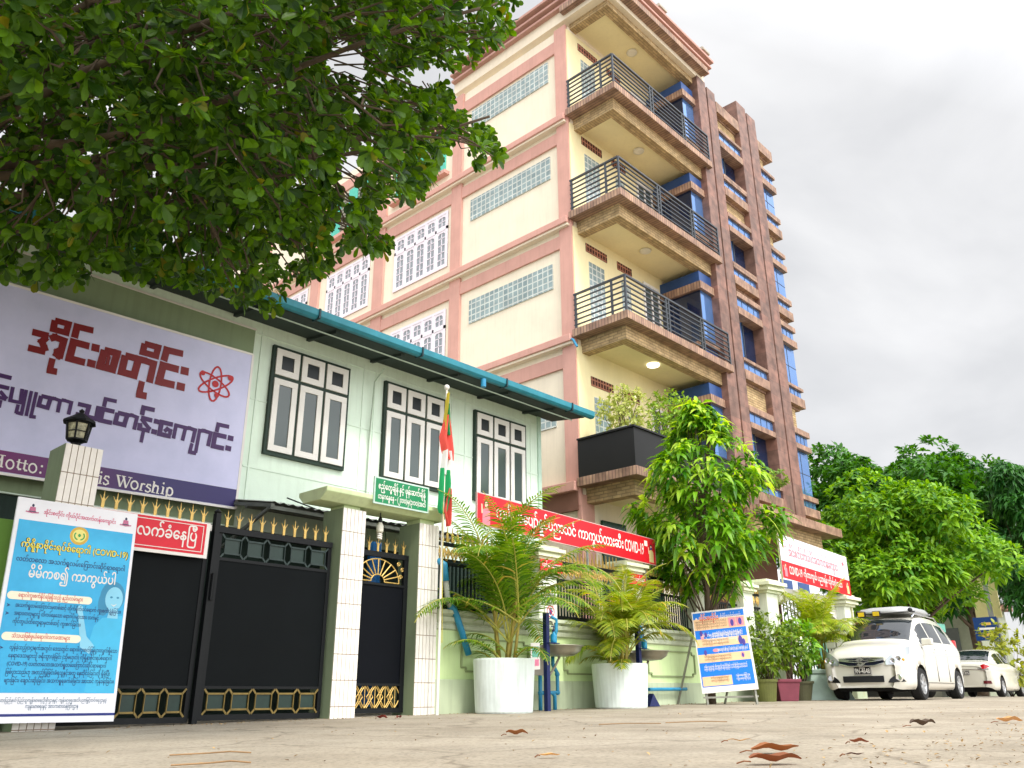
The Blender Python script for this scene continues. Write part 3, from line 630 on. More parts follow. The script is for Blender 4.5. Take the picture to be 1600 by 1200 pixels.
def hexrow(plates,gold,x0,x1,z0,z1,Y,w_=.008):
    n=max(2,round((x1-x0)/.27)); d=(x1-x0)/n
    for k in range(n):
        a=x0+k*d+.045; e=x0+(k+1)*d-.045
        plates.box(a+.012,e-.012,Y+.012,Y+.03,z0+.05,z1-.05)
        for (p,q) in (((a,z0+.05),(a,z1-.05)),((e,z0+.05),(e,z1-.05))): gold.bar((p[0],Y,p[1]),(q[0],Y,q[1]),w_,.02)
        for (p,q) in (((a,z1-.05),(a-.042,z1)),((a,z0+.05),(a-.042,z0)),((e,z1-.05),(e+.042,z1)),((e,z0+.05),(e+.042,z0)),((a,z1-.05),(e,z1-.05)),((a,z0+.05),(e,z0+.05))): gold.bar((p[0],Y,p[1]),(q[0],Y,q[1]),w_,.02)
m_rod2=mat('dark_tracery_paint','#2a3a37',.5,.15)
def gate_leaf(x0,x1,label,toprail,nsp):
    z0=ground_z(x0)+.03; t=thing('gate_leaf',label,'gate',(x0,GY+.14,z0-.03),'wide driveway gates'); Y=GY+.14
    f=MB(); f.box(x0,x0+.05,Y,Y+.05,z0,2.16); f.box(x1-.05,x1,Y,Y+.05,z0,2.16); f.box(x0+.05,x1-.05,Y,Y+.05,z0,z0+.06); f.box(x0+.05,x1-.05,Y,Y+.05,.415,.445); f.box(x0+.05,x1-.05,Y,Y+.05,1.815,1.85)
    f.build('frame',m_iron,t)
    MB().box(x0-.0,x1,Y-.02,Y+.055,2.13,2.20).build('top_rail',toprail,t)
    MB().box(x0+.05,x1-.05,Y+.01,Y+.03,.445,1.815).build('sheet',m_gateblk,t)
    pl=PB('plate',mat('bottle_green_plate','#20352e',.4,.15),t); gd=MB(); hexrow(pl,gd,x0+.05,x1-.05,z0+.06,.415,Y); gk=MB(); hexrow(pl,gk,x0+.05,x1-.05,1.85,2.12,Y); gk.build('dark_tracery',m_rod2,t)
    gd.build('gold_tracery',mat('worn_gold_edge','#7d6a38',.5,.25,12,metal=.2),t)
    for k in range(nsp): spear(t,x0+.10+k*(x1-x0-.2)/(nsp-1),Y+.01,2.20,.21)
    return t
gate_leaf(3.26,4.60,'wide black gate leaf with a pale top rail, half hidden by the blue poster',m_white,9)
gate_leaf(4.70,6.28,'wide black gate leaf with a black top rail beside the tiled column',m_iron,10)
t=thing('gate_post','slim black iron post where the two wide gate leaves meet','post',(4.65,GY+.1,.05)); b=MB(); b.box(4.62,4.68,GY+.08,GY+.16,.05,2.34); b.build('shaft',m_iron,t); b=MB(); b.lathe((4.65,GY+.12,2.34),[(.03,0),(.045,.02),(.0,.06)],10); b.build('cap',m_iron,t)
b=MB(); b.lathe((4.66,GY+.06,1.35),[(.012,0),(.02,.0),(.02,.3),(.012,.3)],8); b.build('drop_bolt',m_iron,t)
# narrow gate
x0,x1=6.71,7.62; Y=GY+.2; z0=.13
t=thing('narrow_gate','narrow black gate with a gold sunburst between two tiled columns','gate',(x0,Y,.1))
f=MB(); f.box(x0,x0+.05,Y,Y+.05,z0,2.16); f.box(x1-.07,x1,Y,Y+.05,z0,2.16); f.box(x0,x1,Y-.005,Y+.055,2.12,2.19); f.box(x0,x1,Y-.004,Y+.054,z0,z0+.06); f.box(x0,x1,Y-.003,Y+.053,.46,.49); f.box(x0,x1,Y-.003,Y+.053,1.74,1.77); f.build('frame',m_iron,t)
MB().box(x0+.05,x1-.07,Y+.015,Y+.035,.49,1.74).build('sheet',mat('navy_black_sheet','#060910',.6,.12,2,spec=.12),t)
b=MB(); cx,cz=x0+.40,1.79
for rr in (.10,.32): b.tube([(cx+rr*1.15*math.cos(math.pi*i/20),Y+.02,cz+rr*.95*math.sin(math.pi*i/20)) for i in range(21)],.008,6)
for i in range(11):
    a=math.pi*(i+.0)/10; b.tube([(cx+.115*math.cos(a),Y+.02,cz+.095*math.sin(a)),(cx+.37*math.cos(a),Y+.02,cz+.305*math.sin(a))],.009,6)
for (px,pz) in ((7.46,2.05),(7.53,1.98),(7.5,1.88)): b.tube([(px+.035*(1-i/14)*math.cos(i*.7),Y+.02,pz+.035*(1-i/14)*math.sin(i*.7)) for i in range(14)],.006,6)
b.build('sunburst',m_gold,t)
b=MB()
for k in range(5):
    cx=x0+.12+k*.165
    for s_ in (-1,1): b.tube([(cx+s_*.075*math.sin(math.pi*i/10),Y+.02,.19+.27*i/10) for i in range(11)],.007,6)
    b.tube([(cx,Y+.02,.19),(cx,Y+.02,.46)],.006,6)
    if k<4: b.tube([(cx+.0825-.05,Y+.02,.19),(cx+.0825+.05,Y+.02,.325),(cx+.0825-.05,Y+.02,.46)],.006,6); b.tube([(cx+.0825+.05,Y+.02,.19),(cx+.0825-.05,Y+.02,.325),(cx+.0825+.05,Y+.02,.46)],.006,6)
b.build('gold_lattice',m_gold,t)
for k in range(6): spear(t,x0+.08+k*.15,Y+.02,2.19,.2)
# lintel
t=thing('gate_lintel','pale lime concrete lintel spanning the two columns of the narrow gate','lintel',(7.0,9.2,2.7))
b=MB(); b.prism([(5.95,GY-.14,2.80),(5.95,GY-.14,2.86),(5.95,GY+.5,2.86),(5.95,GY+.5,2.80),(5.95,GY+.38,2.70),(5.95,GY+.0,2.70)][::-1],(2.12,0,0)); b.build('beam',m_lime,t,bevel=.01)
for x in (6.5,7.82): MB().box(x-.13,x+.13,GY+.06,GY+.36,2.62,2.72).build('bearing_pad',m_lime,t)
t=thing('office_hours_sign','small green signboard with white writing on the lime lintel','sign',(7.17,GY-.16,2.74))
F=Frame((6.68,GY-.16,2.745),(1,0,0.0),(0,0.0,1)); b=MB(); F.slab(b,0,0,.97,.37,-.025,0); b.build('rim',mat('silver_rim','#b9cfc4',.4,.1,20),t)
b=MB(); F.rect(b,.022,.022,.948,.348,.002); b.build('face',mat('sign_green','#0c7d4c',.5,.06),t)
b=MB(); F.txt(b,'ဧည့်တွေ့ချိန် နှင့် ဖုန်းဆက်ချိန်',.07,.21,.83,.115,.012,.004); F.txt(b,'တနဂနွေနေ့ - (၂း၀၀)မှ(၃း၀၀)အထိ',.07,.075,.84,.10,.012,.004); b.build('lettering',m_white,t)
t=thing('hanging_bulb','spiral lamp bulb hanging on a wire under the lime lintel','bulb',(7.01,GY+.1,2.35))
b=MB(); b.tube([(7.01,GY+.1,2.70),(7.01,GY+.1,2.62)],.008,6); b.lathe((7.01,GY+.1,2.56),[(.015,.08),(.03,.05),(.03,0)],12); b.build('holder',m_iron,t)
b=MB(); b.lathe((7.01,GY+.1,2.42),[(.045,0),(.05,.03),(.05,.09),(.03,.14)],14); b.build('ballast',mat('bulb_base','#d9d6c8',.4,.05),t,smooth=True)
b=MB(); b.tube([(7.01+.028*math.cos(i*.8),GY+.1+.028*math.sin(i*.8),2.42-.0035*i) for i in range(26)],.012,8); b.build('spiral_tube',m_white,t,smooth=True)
b=MB(); b.tube([(7.02,GY+.1,2.62),(7.12,GY+.12,2.5),(7.2,GY+.2,2.36),(7.25,GY+.3,2.33)],.004,5); b.build('cable',m_iron,t)
# lantern on the first column
t=thing('lantern','black pagoda shaped lantern on the column in front of the billboard','lantern',(3.02,GY+.18,2.79))
lx,ly=3.0,GY+.2
b=MB(); b.lathe((lx,ly,2.79),[(.10,0),(.10,.02),(.055,.03),(.05,.07),(.10,.10)],8); b.build('base',m_iron,t)
b=MB()
for i in range(6):
    a=math.pi/3*i; b.bar((lx+.10*math.cos(a),ly+.10*math.sin(a),2.89),(lx+.125*math.cos(a),ly+.125*math.sin(a),3.08),.018)
    a2=a+math.pi/3
    for z,r in ((2.895,.10),(3.075,.125),(2.98,.112)): b.bar((lx+r*math.cos(a),ly+r*math.sin(a),z),(lx+r*math.cos(a2),ly+r*math.sin(a2),z),.016 if z!=2.98 else .008)
b.build('cage',m_iron,t)
b=MB(); b.lathe((lx,ly,2.90),[(.088,0),(.112,.17)],6); b.build('lantern_glass',mat('dirty_lantern_glass','#8d8c6c',.2,.55,22,var2='#d0cca6'),t)
b=MB(); b.lathe((lx,ly,3.08),[(.17,0),(.165,.02),(.09,.07),(.05,.10),(.02,.12),(.03,.14),(.0,.17)],8); b.build('lantern_roof',m_iron,t)
tag(MB().box(-1.5,2.74,9.2,9.4,0,1.98).build('garden_wall',mat('leaf_green_wall_paint','#6c9440',.8,.1,1.5,streak=.08),None,bevel=.01),'leaf green wall at the far left, behind the blue poster','wall')
# red enrolment sign on the gate
F=Frame((2.95,GY+.06,1.80),(1,0,0),(0,0,1)); t=thing('enrolment_sign','red signboard with white writing and white edge on the wide gate','sign',(3.7,GY+.06,1.8))
b=MB(); F.slab(b,0,0,1.6,.40,-.02,0); b.build('board',m_white,t)
b=MB(); F.rect(b,.0,.035,1.555,.385,.002); b.build('red_face',mat('sign_red','#d3122b',.45,.06),t)
b=MB(); F.line(b,[(.02,.065),(1.52,.065),(1.52,.355),(.02,.355)],.008,.004); F.txt(b,'ကျောင်းအပ်လက်ခံနေပြီ',.06,.175,1.39,.17,.018,.004); b.build('lettering',m_white,t)
# ---------------------------------------------------------------- big blue health poster
def poster():
    O=Vector((2.53,8.86,.115)); F=Frame(O,(1,.0,-.004),(-.012,.06,1)); W,H=1.17,2.06
    t=thing('health_poster','tall blue and white health poster on a frame leaning against the gate','poster',O)
    b=MB(); F.slab(b,0,0,W,H,-.03,0); b.build('banner_sheet',mat('white_vinyl','#e9e9ee',.35,.04,3,bump=.25,bscale=3),t)
    def T(y): return H*(1-y)
    b=MB(); F.rect(b,.03*W,T(.875),.975*W,T(.105),.002); b.build('blue_field',mat('sky_blue_print','#20a6dc',.35,.12,1.6,var2='#38b9ea'),t)
    b=MB(); F.rect(b,.0,T(.973),W,T(.962),.002); b.build('navy_stripe',mat('navy_print','#1b2a78',.4,.05),t)
    # photo print of a woman, flat on the sheet
    skin=MB(); hair=MB(); sh=MB()
    F.disc(hair,.865*W,T(.425),.105*W,.072*H,.0025); F.disc(hair,.80*W,T(.46),.05*W,.06*H,.0026); 
    F.disc(skin,.88*W,T(.437),.075*W,.058*H,.0035); F.pol(skin,[(.85*W,T(.48)),(.92*W,T(.48)),(.93*W,T(.53)),(.84*W,T(.53))],.0033)
    F.pol(sh,[(.80*W,T(.53)),(.97*W,T(.515)),(.975*W,T(.87)),(.73*W,T(.87)),(.76*W,T(.68)),(.71*W,T(.66)),(.74*W,T(.57))],.0030)
    F.pol(skin,[(.60*W,T(.52)),(.635*W,T(.51)),(.69*W,T(.62)),(.76*W,T(.66)),(.73*W,T(.70)),(.65*W,T(.67))],.0037); F.disc(skin,.61*W,T(.50),.025*W,.022*H,.0036)
    sm=MB(); F.pol(sm,[(.855*W,T(.462)),(.88*W,T(.468)),(.91*W,T(.460)),(.883*W,T(.474))],.0045)
    for ex in (.855,.91): F.disc(hair,ex*W,T(.43),.012*W,.005*H,.0045,10)
    hair.build('woman_hair_print',mat('print_hair','#2c86ad',.4,.05),t); skin.build('woman_skin_print',mat('print_skin','#86cbe4',.4,.06),t); sh.build('woman_shirt_print',mat('print_shirt','#3fb6e0',.4,.06),t); sm.build('woman_smile_print',m_white,t)
    b=MB()
    for y,w_ in ((.455,.66),(.635,.60)):
        h=.036*H; x0=(.02 if y<.5 else .03)*W+.02; x1=x0+w_*W; yc=T(y)
        F.pol(b,[(x0+h/2+h/2*math.cos(a),yc+h/2*math.sin(a)) for a in [math.pi/2+math.pi*i/10 for i in range(11)]]+[(x1-h/2+h/2*math.cos(a),yc+h/2*math.sin(a)) for a in [-math.pi/2+math.pi*i/10 for i in range(11)]],.0048)
    b.build('cream_pill',mat('cream_print','#f0ead0',.4,.03),t)
    b=MB(); F.disc(b,.52*W,T(.15),.078*W,.078*W,.003,32); b.build('round_emblem',mat('emblem_gold','#cfa83a',.4,.08),t)
    b=MB(); F.disc(b,.52*W,T(.15),.056*W,.056*W,.0042,32); b.build('emblem_field',mat('emblem_yellow','#e6dc7c',.4,.05),t)
    b=MB()
    for s_ in (-1,1): F.line(b,[(.52*W+s_*.04*W*math.sin(a),T(.15)-.035*W*math.cos(a)) for a in [.3+.25*i for i in range(9)]],.012,.0055)
    F.disc(b,.52*W,T(.148),.012*W,.014*W,.0055); b.build('emblem_laurel',mat('emblem_green','#3f9b4c',.4,.05),t)
    for sx in (.12,.90):
        b=MB(); cx=sx*W; cy=T(.05); F.pol(b,[(cx-.03,cy-.02),(cx+.03,cy-.02),(cx+.025,cy+.02),(cx-.025,cy+.02)],.003); F.line(b,[(cx-.06,cy-.03),(cx,cy-.038),(cx+.06,cy-.03)],.012,.0034); b.build('school_crest',mat('crest_pink','#c2698c',.4,.05),t)
        b=MB(); F.disc(b,cx,cy+.035,.012,.015,.0035,10); F.line(b,[(cx-.035,cy-.026),(cx+.035,cy-.026)],.008,.0045); b.build('crest_detail',mat('crest_navy','#27304f',.4,.05),t)
    m_mag=mat('magenta_print','#d02468',.4,.05); m_nav=mat('text_navy_print','#12326a',.4,.05)
    b=MB(); F.txt(b,'အိုင်းစတိုင်း ကိုယ်ပိုင်အထက်တန်းကျောင်း',.21*W,T(.066),.60*W,.052,.014,.003); b.build('pink_lettering',m_mag,t)
    b=MB(); F.txt(b,'ကိုရိုနာဗိုင်းရပ်စ်ရောဂါ (COVID-19)',.075*W,T(.232),.88*W,.088,.055,.003); b.build('title_outline',mat('title_dark_print','#22301c',.4,.05),t)
    b=MB(); F.txt(b,'ကိုရိုနာဗိုင်းရပ်စ်ရောဂါ (COVID-19)',.08*W,T(.232),.87*W,.088,.014,.0055); b.build('title_lettering',mat('title_yellow_print','#f1e04e',.4,.05),t)
    b=MB(); F.txt(b,'မိမိကစ၍ ကာကွယ်ပါ',.17*W,T(.368),.70*W,.125,.02,.004); b.build('white_lettering',m_white,t)
    b=MB(); F.txt(b,'ရောဂါကူးစက်နိုင်ခြေရှိသည့် နည်းလမ်းများ',.12*W,T(.460),.50*W,.05,.012,.0062); F.txt(b,'သံသယဖြစ်ဖွယ်ရောဂါလက္ခဏာများ',.12*W,T(.640),.44*W,.05,.012,.0062); b.build('red_lettering',mat('text_red_print','#cc2a2a',.4,.05),t)
    b=MB(); F.txt(b,'လတ်တလော အသက်ရှူလမ်းကြောင်းဆိုင်ရာရောဂါ',.06*W,T(.298),.88*W,.062,.012,.004)
    for s_,x,y,w_ in (('အသက်ရှူလမ်းကြောင်းမှတစ်ဆင့် တိုက်ရိုက်ဝင်ရောက် ကူးစက်ပျံ့နှံ့ခြင်း။',.11,.505,.84),('အရာဝတ္ထုများ၌ ထိကပ်နေသော ရောဂါပိုးများအား လက်နှင့်',.11,.541,.66),('ကိုင်တွယ်ထိတွေ့ရာမှတစ်ဆင့် ကူးစက်ခြင်း။',.11,.577,.52),('လွန်ခဲ့သည့်(၁၄)ရက်အတွင်း ဒေသတွင်း ရောဂါကူးစက်ပြန့်ပွားလျှက်ရှိသော',.12,.69,.84),('နေရာဒေသများသို့ ခရီးသွားခဲ့ခြင်း (သို့မဟုတ်) ကိုရိုနာဗိုင်းရပ်စ်ရောဂါ',.12,.725,.80),('(COVID-19) လတ်တလောအသက်ရှူလမ်းကြောင်းဆိုင်ရာရောဂါ',.12,.76,.76),('ဖြစ်ပွားသည်ဟု အတည်ပြုခြင်းခံရသူနှင့်အတူ နေထိုင်ခဲ့ခြင်းတို့ ရှိခဲ့ပြီး',.12,.795,.80),('ဖျားခြင်း၊ ချောင်းဆိုးခြင်း၊ အသက်ရှူရခက်ခဲခြင်း၊ အားအင် ကုန်ခန်းခြင်း။',.12,.83,.84)):
        F.txt(b,s_,x*W,T(y),w_*W,.05,.012,.0045,2)
    for y in (.50,.536,.685,.825): F.pol(b,[(.045*W,T(y+.008)),(.075*W,T(y-.0)),(.045*W,T(y-.008)),(.055*W,T(y))],.0045)
    b.build('navy_lettering',m_nav,t)
    b=MB(); F.txt(b,'ကယားပြည်နယ် ပြည်သူ့ကျန်းမာရေးဦးစီးဌာနနှင့် ကျန်းမာရေးအသိပညာမြှင့်တင်ရေးဌာနခွဲ',.08*W,T(.912),.84*W,.04,.006,.003,2); F.txt(b,'ကျန်းမာရေးနှင့် အားကစားဝန်ကြီးဌာန',.30*W,T(.938),.40*W,.045,.008,.003,2); b.build('footer_lettering',mat('footer_grey_print','#5a7187',.4,.05),t)
poster()
# ---------------------------------------------------------------- awning behind the gate
t=thing('metal_awning','grey corrugated awning between the black gate and the house wall','awning',(7.5,10.4,2.6))
b=MB(); n=110
b.v=[(5.7+i*.035,y,z+.014*math.sin(i*math.pi/2.0)) for (y,z) in ((9.72,2.74),(11,2.98)) for i in range(n)]; b.f=[(i,i+1,n+i+1,n+i) for i in range(n-1)]
b.build('sheet',mat('weathered_sheet','#8d8e8a',.6,.25,3,metal=.2),t,smooth=True)
b=MB()
for x in (5.72,7.2,8.4,9.5): b.bar((x,9.74,2.70),(x,10.98,2.92),.05)
for y,z in ((9.78,2.68),(10.4,2.79)): b.bar((5.7,y,z),(9.55,y,z),.05)
b.bar((5.72,9.76,2.70),(5.72,10.98,2.3),.04); b.bar((7.2,9.76,2.70),(7.2,10.98,2.3),.04)
b.build('steel_frame',mat('grey_steel_paint','#6d726c',.6,.15),t)
t=tag(MB().tube([(5.9,9.7,2.82),(6.6,9.9,2.77),(7.4,9.8,2.74),(8.3,9.75,2.78),(9.4,9.8,2.72)],.01,5).build('loose_cable',m_iron,None),'thin black cable lying along the edge of the grey awning','cable')
t=tag(MB().tube([(7.55,9.9,.2),(7.55,9.9,2.45)],.10,14).build('water_pipe',mat('bright_blue_pvc','#1467ab',.4,.08),None),'thick bright blue pipe standing behind the narrow gate','pipe')
# ---------------------------------------------------------------- flagpole
px,py=7.80,8.72
t=thing('flagpole','slim white pole with a drooping striped flag beside the tiled column','flagpole',(px,py,.1))
MB().tube([(px,py,.1),(px+.03,py,4.62)],[.021,.014],10).build('pole',m_white,t)
b=MB(); b.ball((px+.03,py,4.66),.042,14,10); b.build('finial',m_white,t,smooth=True)
b=MB(); b.tube([(px+.05,py-.01,4.6),(px-.03,py-.03,3.9),(px+.03,py-.03,1.0)],.005,5); b.build('halyard',mat('yellow_rope','#c9b84a',.7,.1),t)
rnd=random.Random(5)
def cloth(name,m,prof,ph):    # hanging folded strip: (z, x_left, x_right)
    b=MB(); n=14
    for j,(z,xl,xr) in enumerate(prof):
        z=4.58-(4.58-z)*.70
        for i in range(n): s_=i/(n-1); b.v.append((px+xl+(xr-xl)*s_,py-.03-.035*math.sin(s_*9+ph+z*1.3)-.02*math.sin(s_*4+ph),z))
    b.f=[(j*n+i,j*n+i+1,(j+1)*n+i+1,(j+1)*n+i) for j in range(len(prof)-1) for i in range(n-1)]
    return b
fl=cloth('flag',None,[(4.05,.0,.06),(3.8,-.05,.10),(3.55,-.10,.13),(3.3,-.06,.16),(3.1,.0,.16)],.2).build('flag',mat('flag_red','#d9574a',.8,.08,trans=.2),t,smooth=True)
cloth('',None,[(4.3,.02,.03),(4.1,.02,.075),(3.85,.01,.10),(3.62,.03,.13)],1.0).build('green_fold',mat('flag_green','#169257',.8,.08,trans=.2),fl,smooth=True)
cloth('',None,[(4.55,.02,.028),(4.2,.0,.018),(3.9,-.03,.0),(3.7,-.04,-.01)],2.0).build('yellow_fold',mat('flag_yellow','#d9c84c',.8,.08,trans=.2),fl,smooth=True)
cloth('',None,[(3.30,-.03,.12),(3.1,-.05,.14),(2.9,-.07,.12),(2.75,-.07,.10)],.7).build('white_star',mat('flag_white','#d9d9d6',.8,.05,trans=.2),fl,smooth=True)
cloth('',None,[(2.88,-.09,.10),(2.6,-.10,.12),(2.3,-.10,.10),(2.05,-.11,.06),(1.95,-.08,.02)],1.5).build('green_stripe',mat('flag_green','#169257',.8,.08,trans=.2),fl,smooth=True)
cloth('',None,[(2.5,.08,.13),(2.25,.03,.14),(2.0,.0,.14),(1.8,.06,.13),(1.72,.09,.11)],2.6).build('red_stripe',mat('flag_red','#d9574a',.8,.08,trans=.2),fl,smooth=True)
# ---------------------------------------------------------------- street wall with railings
m_lgreen=mat('pale_green_wall_paint','#cbe0a6',.75,.06,1.2,streak=0.054)
m_lgrey=mat('pale_grey_green_plinth','#b4c0a2',.8,.1,1.0,streak=0.09)
m_mould=mat('weathered_moulding','#bfc7ae',.8,.14,2,streak=0.113)
m_pierp=mat('ivory_pier_paint','#dde2cf',.75,.06,1.5,streak=0.0675)
m_rod=mat('dark_green_iron','#132622',.45,.12)
wall=thing('street_wall','pale green street wall with grey plinth, moulded coping and ivory piers','wall',(12,9.1,0))
MB().box(8.0,17.75,GY+.03,GY+.27,.5,1.22).build('wall_panel',m_lgreen,wall)
MB().box(8.0,17.75,GY,GY+.30,0,.55).build('plinth',m_lgrey,wall,bevel=.01)
b=MB(); b.prism([(8.0,GY+.03,1.20),(8.0,GY-.01,1.22),(8.0,GY-.02,1.27),(8.0,GY+.0,1.29),(8.0,GY-.05,1.32),(8.0,GY-.06,1.37),(8.0,GY-.03,1.39),(8.0,GY-.09,1.42),(8.0,GY-.09,1.47),(8.0,GY+.38,1.47),(8.0,GY+.38,1.40),(8.0,GY+.27,1.2)],(9.75,0,0)); b.build('coping',m_mould,wall)
for x0,x1 in ((8.5,9.9),(10.75,12.35),(13.1,14.65),(15.4,16.6)):
    b=MB(); z0,z1=.66,1.10; c=.09
    P=[(x0+c,z0),(x1-c,z0),(x1-c,z0+.05),(x1,z0+.05),(x1,z1-.05),(x1-c,z1-.05),(x1-c,z1),(x0+c,z1),(x0+c,z1-.05),(x0,z1-.05),(x0,z0+.05),(x0+c,z0+.05),(x0+c,z0)]
    for i in range(len(P)-1): b.bar((P[i][0],GY+.02,P[i][1]),(P[i+1][0],GY+.02,P[i+1][1]),.024,.03,up=(0,1,0))
    b.build('panel_moulding',mat('panel_moulding_paint','#93a075',.8,.12,3),wall)
piers=[(10.12,10.56),(12.50,12.95),(14.80,15.24),(16.72,17.14)]
for x0,x1 in piers:
    pr=MB().box(x0,x1,GY-.03,GY+.36,1.47,2.40).build('pier',m_pierp,wall,bevel=.008)
    b=MB()
    for o,z0,z1 in ((.03,2.40,2.44),(.08,2.44,2.49),(.05,2.49,2.52),(.12,2.52,2.58),(.04,2.58,2.63)): b.box(x0-o,x1+o,GY-.03-o,GY+.36+o,z0,z1)
    b.build('pier_cap',mat('pier_cap_paint','#dfe3c4',.75,.08,2,streak=0.0675),pr,bevel=.006)
def railing_bay(x0,x1,label):
    t=thing('fence_railing',label,'railing',(x0,GY+.15,1.47),'railings on the street wall'); Y=GY+.15
    b=MB(); n=int((x1-x0)/.075)
    for k in range(1,n): x=x0+k*(x1-x0)/n; b.box(x-.011,x+.011,Y-.011,Y+.011,1.5,2.14)
    b.build('bar_row',m_rod,t)
    b=MB(); b.box(x0,x1,Y-.03,Y+.03,1.50,1.56); b.box(x0,x1,Y-.025,Y+.025,2.12,2.16); b.box(x0,x1,Y-.025,Y+.025,2.40,2.45); b.build('rail',m_iron,t)
    b=MB(); n=max(3,int((x1-x0)/.16)); d=(x1-x0)/n
    for k in range(n):
        cx=x0+(k+.5)*d
        for s_ in (-1,1):
            b.tube([(cx+s_*(.036+.034*(1-i/16)*math.cos(i*.62)),Y-.02,2.28+.085*(1-i/22)*math.sin(i*.62)) for i in range(15)],.011,5)
            b.tube([(cx+s_*.005,Y-.02,2.18),(cx+s_*.07,Y-.02,2.28),(cx+s_*.005,Y-.02,2.39)],.010,5)
        b.ball((cx,Y-.025,2.285),.022,8,6)
    b.build('gold_scroll',m_gold,t,smooth=True)
    b=MB(); n=int((x1-x0)/.10)
    for k in range(n):
        x=x0+.05+k*(x1-x0-.1)/(n-1); b.box(x-.03,x+.03,Y-.03,Y-.01,2.455,2.51)
        b.prism([(x-.016,Y-.02,2.51),(x+.016,Y-.02,2.51),(x+.02,Y-.02,2.57),(x+.006,Y-.02,2.59),(x,Y-.02,2.68),(x-.006,Y-.02,2.59),(x-.02,Y-.02,2.57)],(0,.015,0))
    b.build('spear_row',m_gold,t)
xs_=[8.02]+[v for p in piers for v in p]+[17.75]
for k,lab in enumerate(('fence railing with gold scrolls behind the tall potted palm by the drainpipe','fence railing with gold scrolls behind the second potted palm','fence railing with gold scrolls left of the blue information board','fence railing with gold scrolls behind the drooping tree and the blue board','fence railing with gold scrolls next to the entrance pier')): railing_bay(xs_[2*k]+.01,xs_[2*k+1]-.01,lab)
# entrance piers
def entrance_pier(x0,x1,label):
    t=thing('entrance_pier',label,'gate pier',(x0,GY,.2),'ivory entrance piers')
    MB().box(x0,x1,GY-.03,GY+.55,.15,2.48).build('shaft',m_pierp,t,bevel=.01); MB().box(x0-.04,x1+.04,GY-.07,GY+.59,.15,.55).build('base',m_lgrey,t,bevel=.01)
    b=MB()
    for o,z0,z1 in ((.05,2.48,2.54),(.12,2.54,2.60),(.08,2.60,2.64),(.18,2.64,2.72),(.06,2.72,2.78)): b.box(x0-o,x1+o,GY-.03-o,GY+.55+o,z0,z1)
    b.build('cap',mat('pier_cap_paint','#dfe3c4',.75,.08,2,streak=0.0675),t,bevel=.006)
entrance_pier(17.8,18.32,'ivory entrance pier with stepped cap left of the entrance, by the palm'); entrance_pier(22.0,22.55,'ivory entrance pier behind the white car with roof box')
t=thing('entrance_arch','white arched canopy between the ivory entrance piers','canopy',(20.1,9.3,2.2))
b=MB(); n=20
P=[(18.32+3.68*i/n,GY+.2,2.15+.38*math.sin(math.pi*i/n)) for i in range(n+1)]
b.prism(P+[(22.0,GY+.2,2.72),(18.32,GY+.2,2.72)],(0,.25,0)); b.build('arch_beam',m_white,t)
b=MB()
for i in range(1,n): b.bar((P[i][0],GY+.3,.3),(P[i][0],GY+.3,P[i][2]),.02)
b.build('grille',m_iron,t)
# yellow-green kerb wall by the entrance
t=tag(MB().box(19.45,19.75,GY-.6,GY-.35,.15,1.05).build('low_wall',mat('mossy_yellow_wall','#a7a24a',.85,.2,3,streak=0.135),None,bevel=.01),'short mossy yellow wall beside the white car and the pots','wall')
# ---------------------------------------------------------------- banners and notices
m_bred=mat('banner_red','#cf1424',.4,.06)
def person_print(F,parent,cx,cy,h,shirt,mask=None):
    sk=MB(); hr=MB(); st=MB()
    F.disc(hr,cx,cy+.33*h,.12*h,.15*h,.003,16); F.disc(sk,cx,cy+.30*h,.085*h,.11*h,.0036,16); F.pol(st,[(cx-.2*h,cy-.45*h),(cx+.2*h,cy-.45*h),(cx+.19*h,cy+.1*h),(cx+.08*h,cy+.18*h),(cx-.08*h,cy+.18*h),(cx-.19*h,cy+.1*h)],.0032)
    F.pol(sk,[(cx-.25*h,cy-.05*h),(cx-.17*h,cy-.02*h),(cx-.2*h,cy+.3*h),(cx-.27*h,cy+.3*h)],.0038)
    hr.build('print_hair',mat('print_black_hair','#2a1c1c',.5,.05),parent); sk.build('print_skin',mat('print_skin_tone','#e0b39a',.5,.05),parent); st.build('print_shirt',shirt,parent)
    if mask: b=MB(); F.pol(b,[(cx-.08*h,cy+.30*h),(cx+.08*h,cy+.30*h),(cx+.05*h,cy+.20*h),(cx-.05*h,cy+.20*h)],.0046); b.build('print_mask',mask,parent)
F=Frame((8.62,8.86,2.735),(1,0,-.028),(0,0,1)); t=thing('red_banner','long red signboard with white writing above the potted palms','sign',(11,8.86,2.65))
b=MB(); F.slab(b,0,0,4.7,.49,-.03,0); b.build('board',mat('banner_edge','#c9a9a4',.5,.1),t)
b=MB(); F.rect(b,.012,.012,4.688,.478,.002); b.build('red_face',m_bred,t)
b=MB(); F.txt(b,'ကျန်းမာပျော်ရွှင်ပညာသင် ကာကွယ်တားဆီး',.42,.17,3.26,.25,.014,.004); F.txt(b,'COVID-19',3.73,.15,.58,.29,.012,.004); F.rect(b,4.34,.32,4.44,.42,.004); b.build('lettering',m_white,t)
person_print(F,t,.2,.2,.42,mat('print_pink','#df7f8c',.5,.05)); person_print(F,t,4.55,.2,.36,mat('print_yellow','#d9c48a',.5,.05),mat('print_blue','#3040a0',.5,.05))
b=MB()
for x in (9.2,11.3,13.0): b.bar((x,8.90,2.3),(x,8.90,2.72),.03)
b.build('stay',m_metal,t)
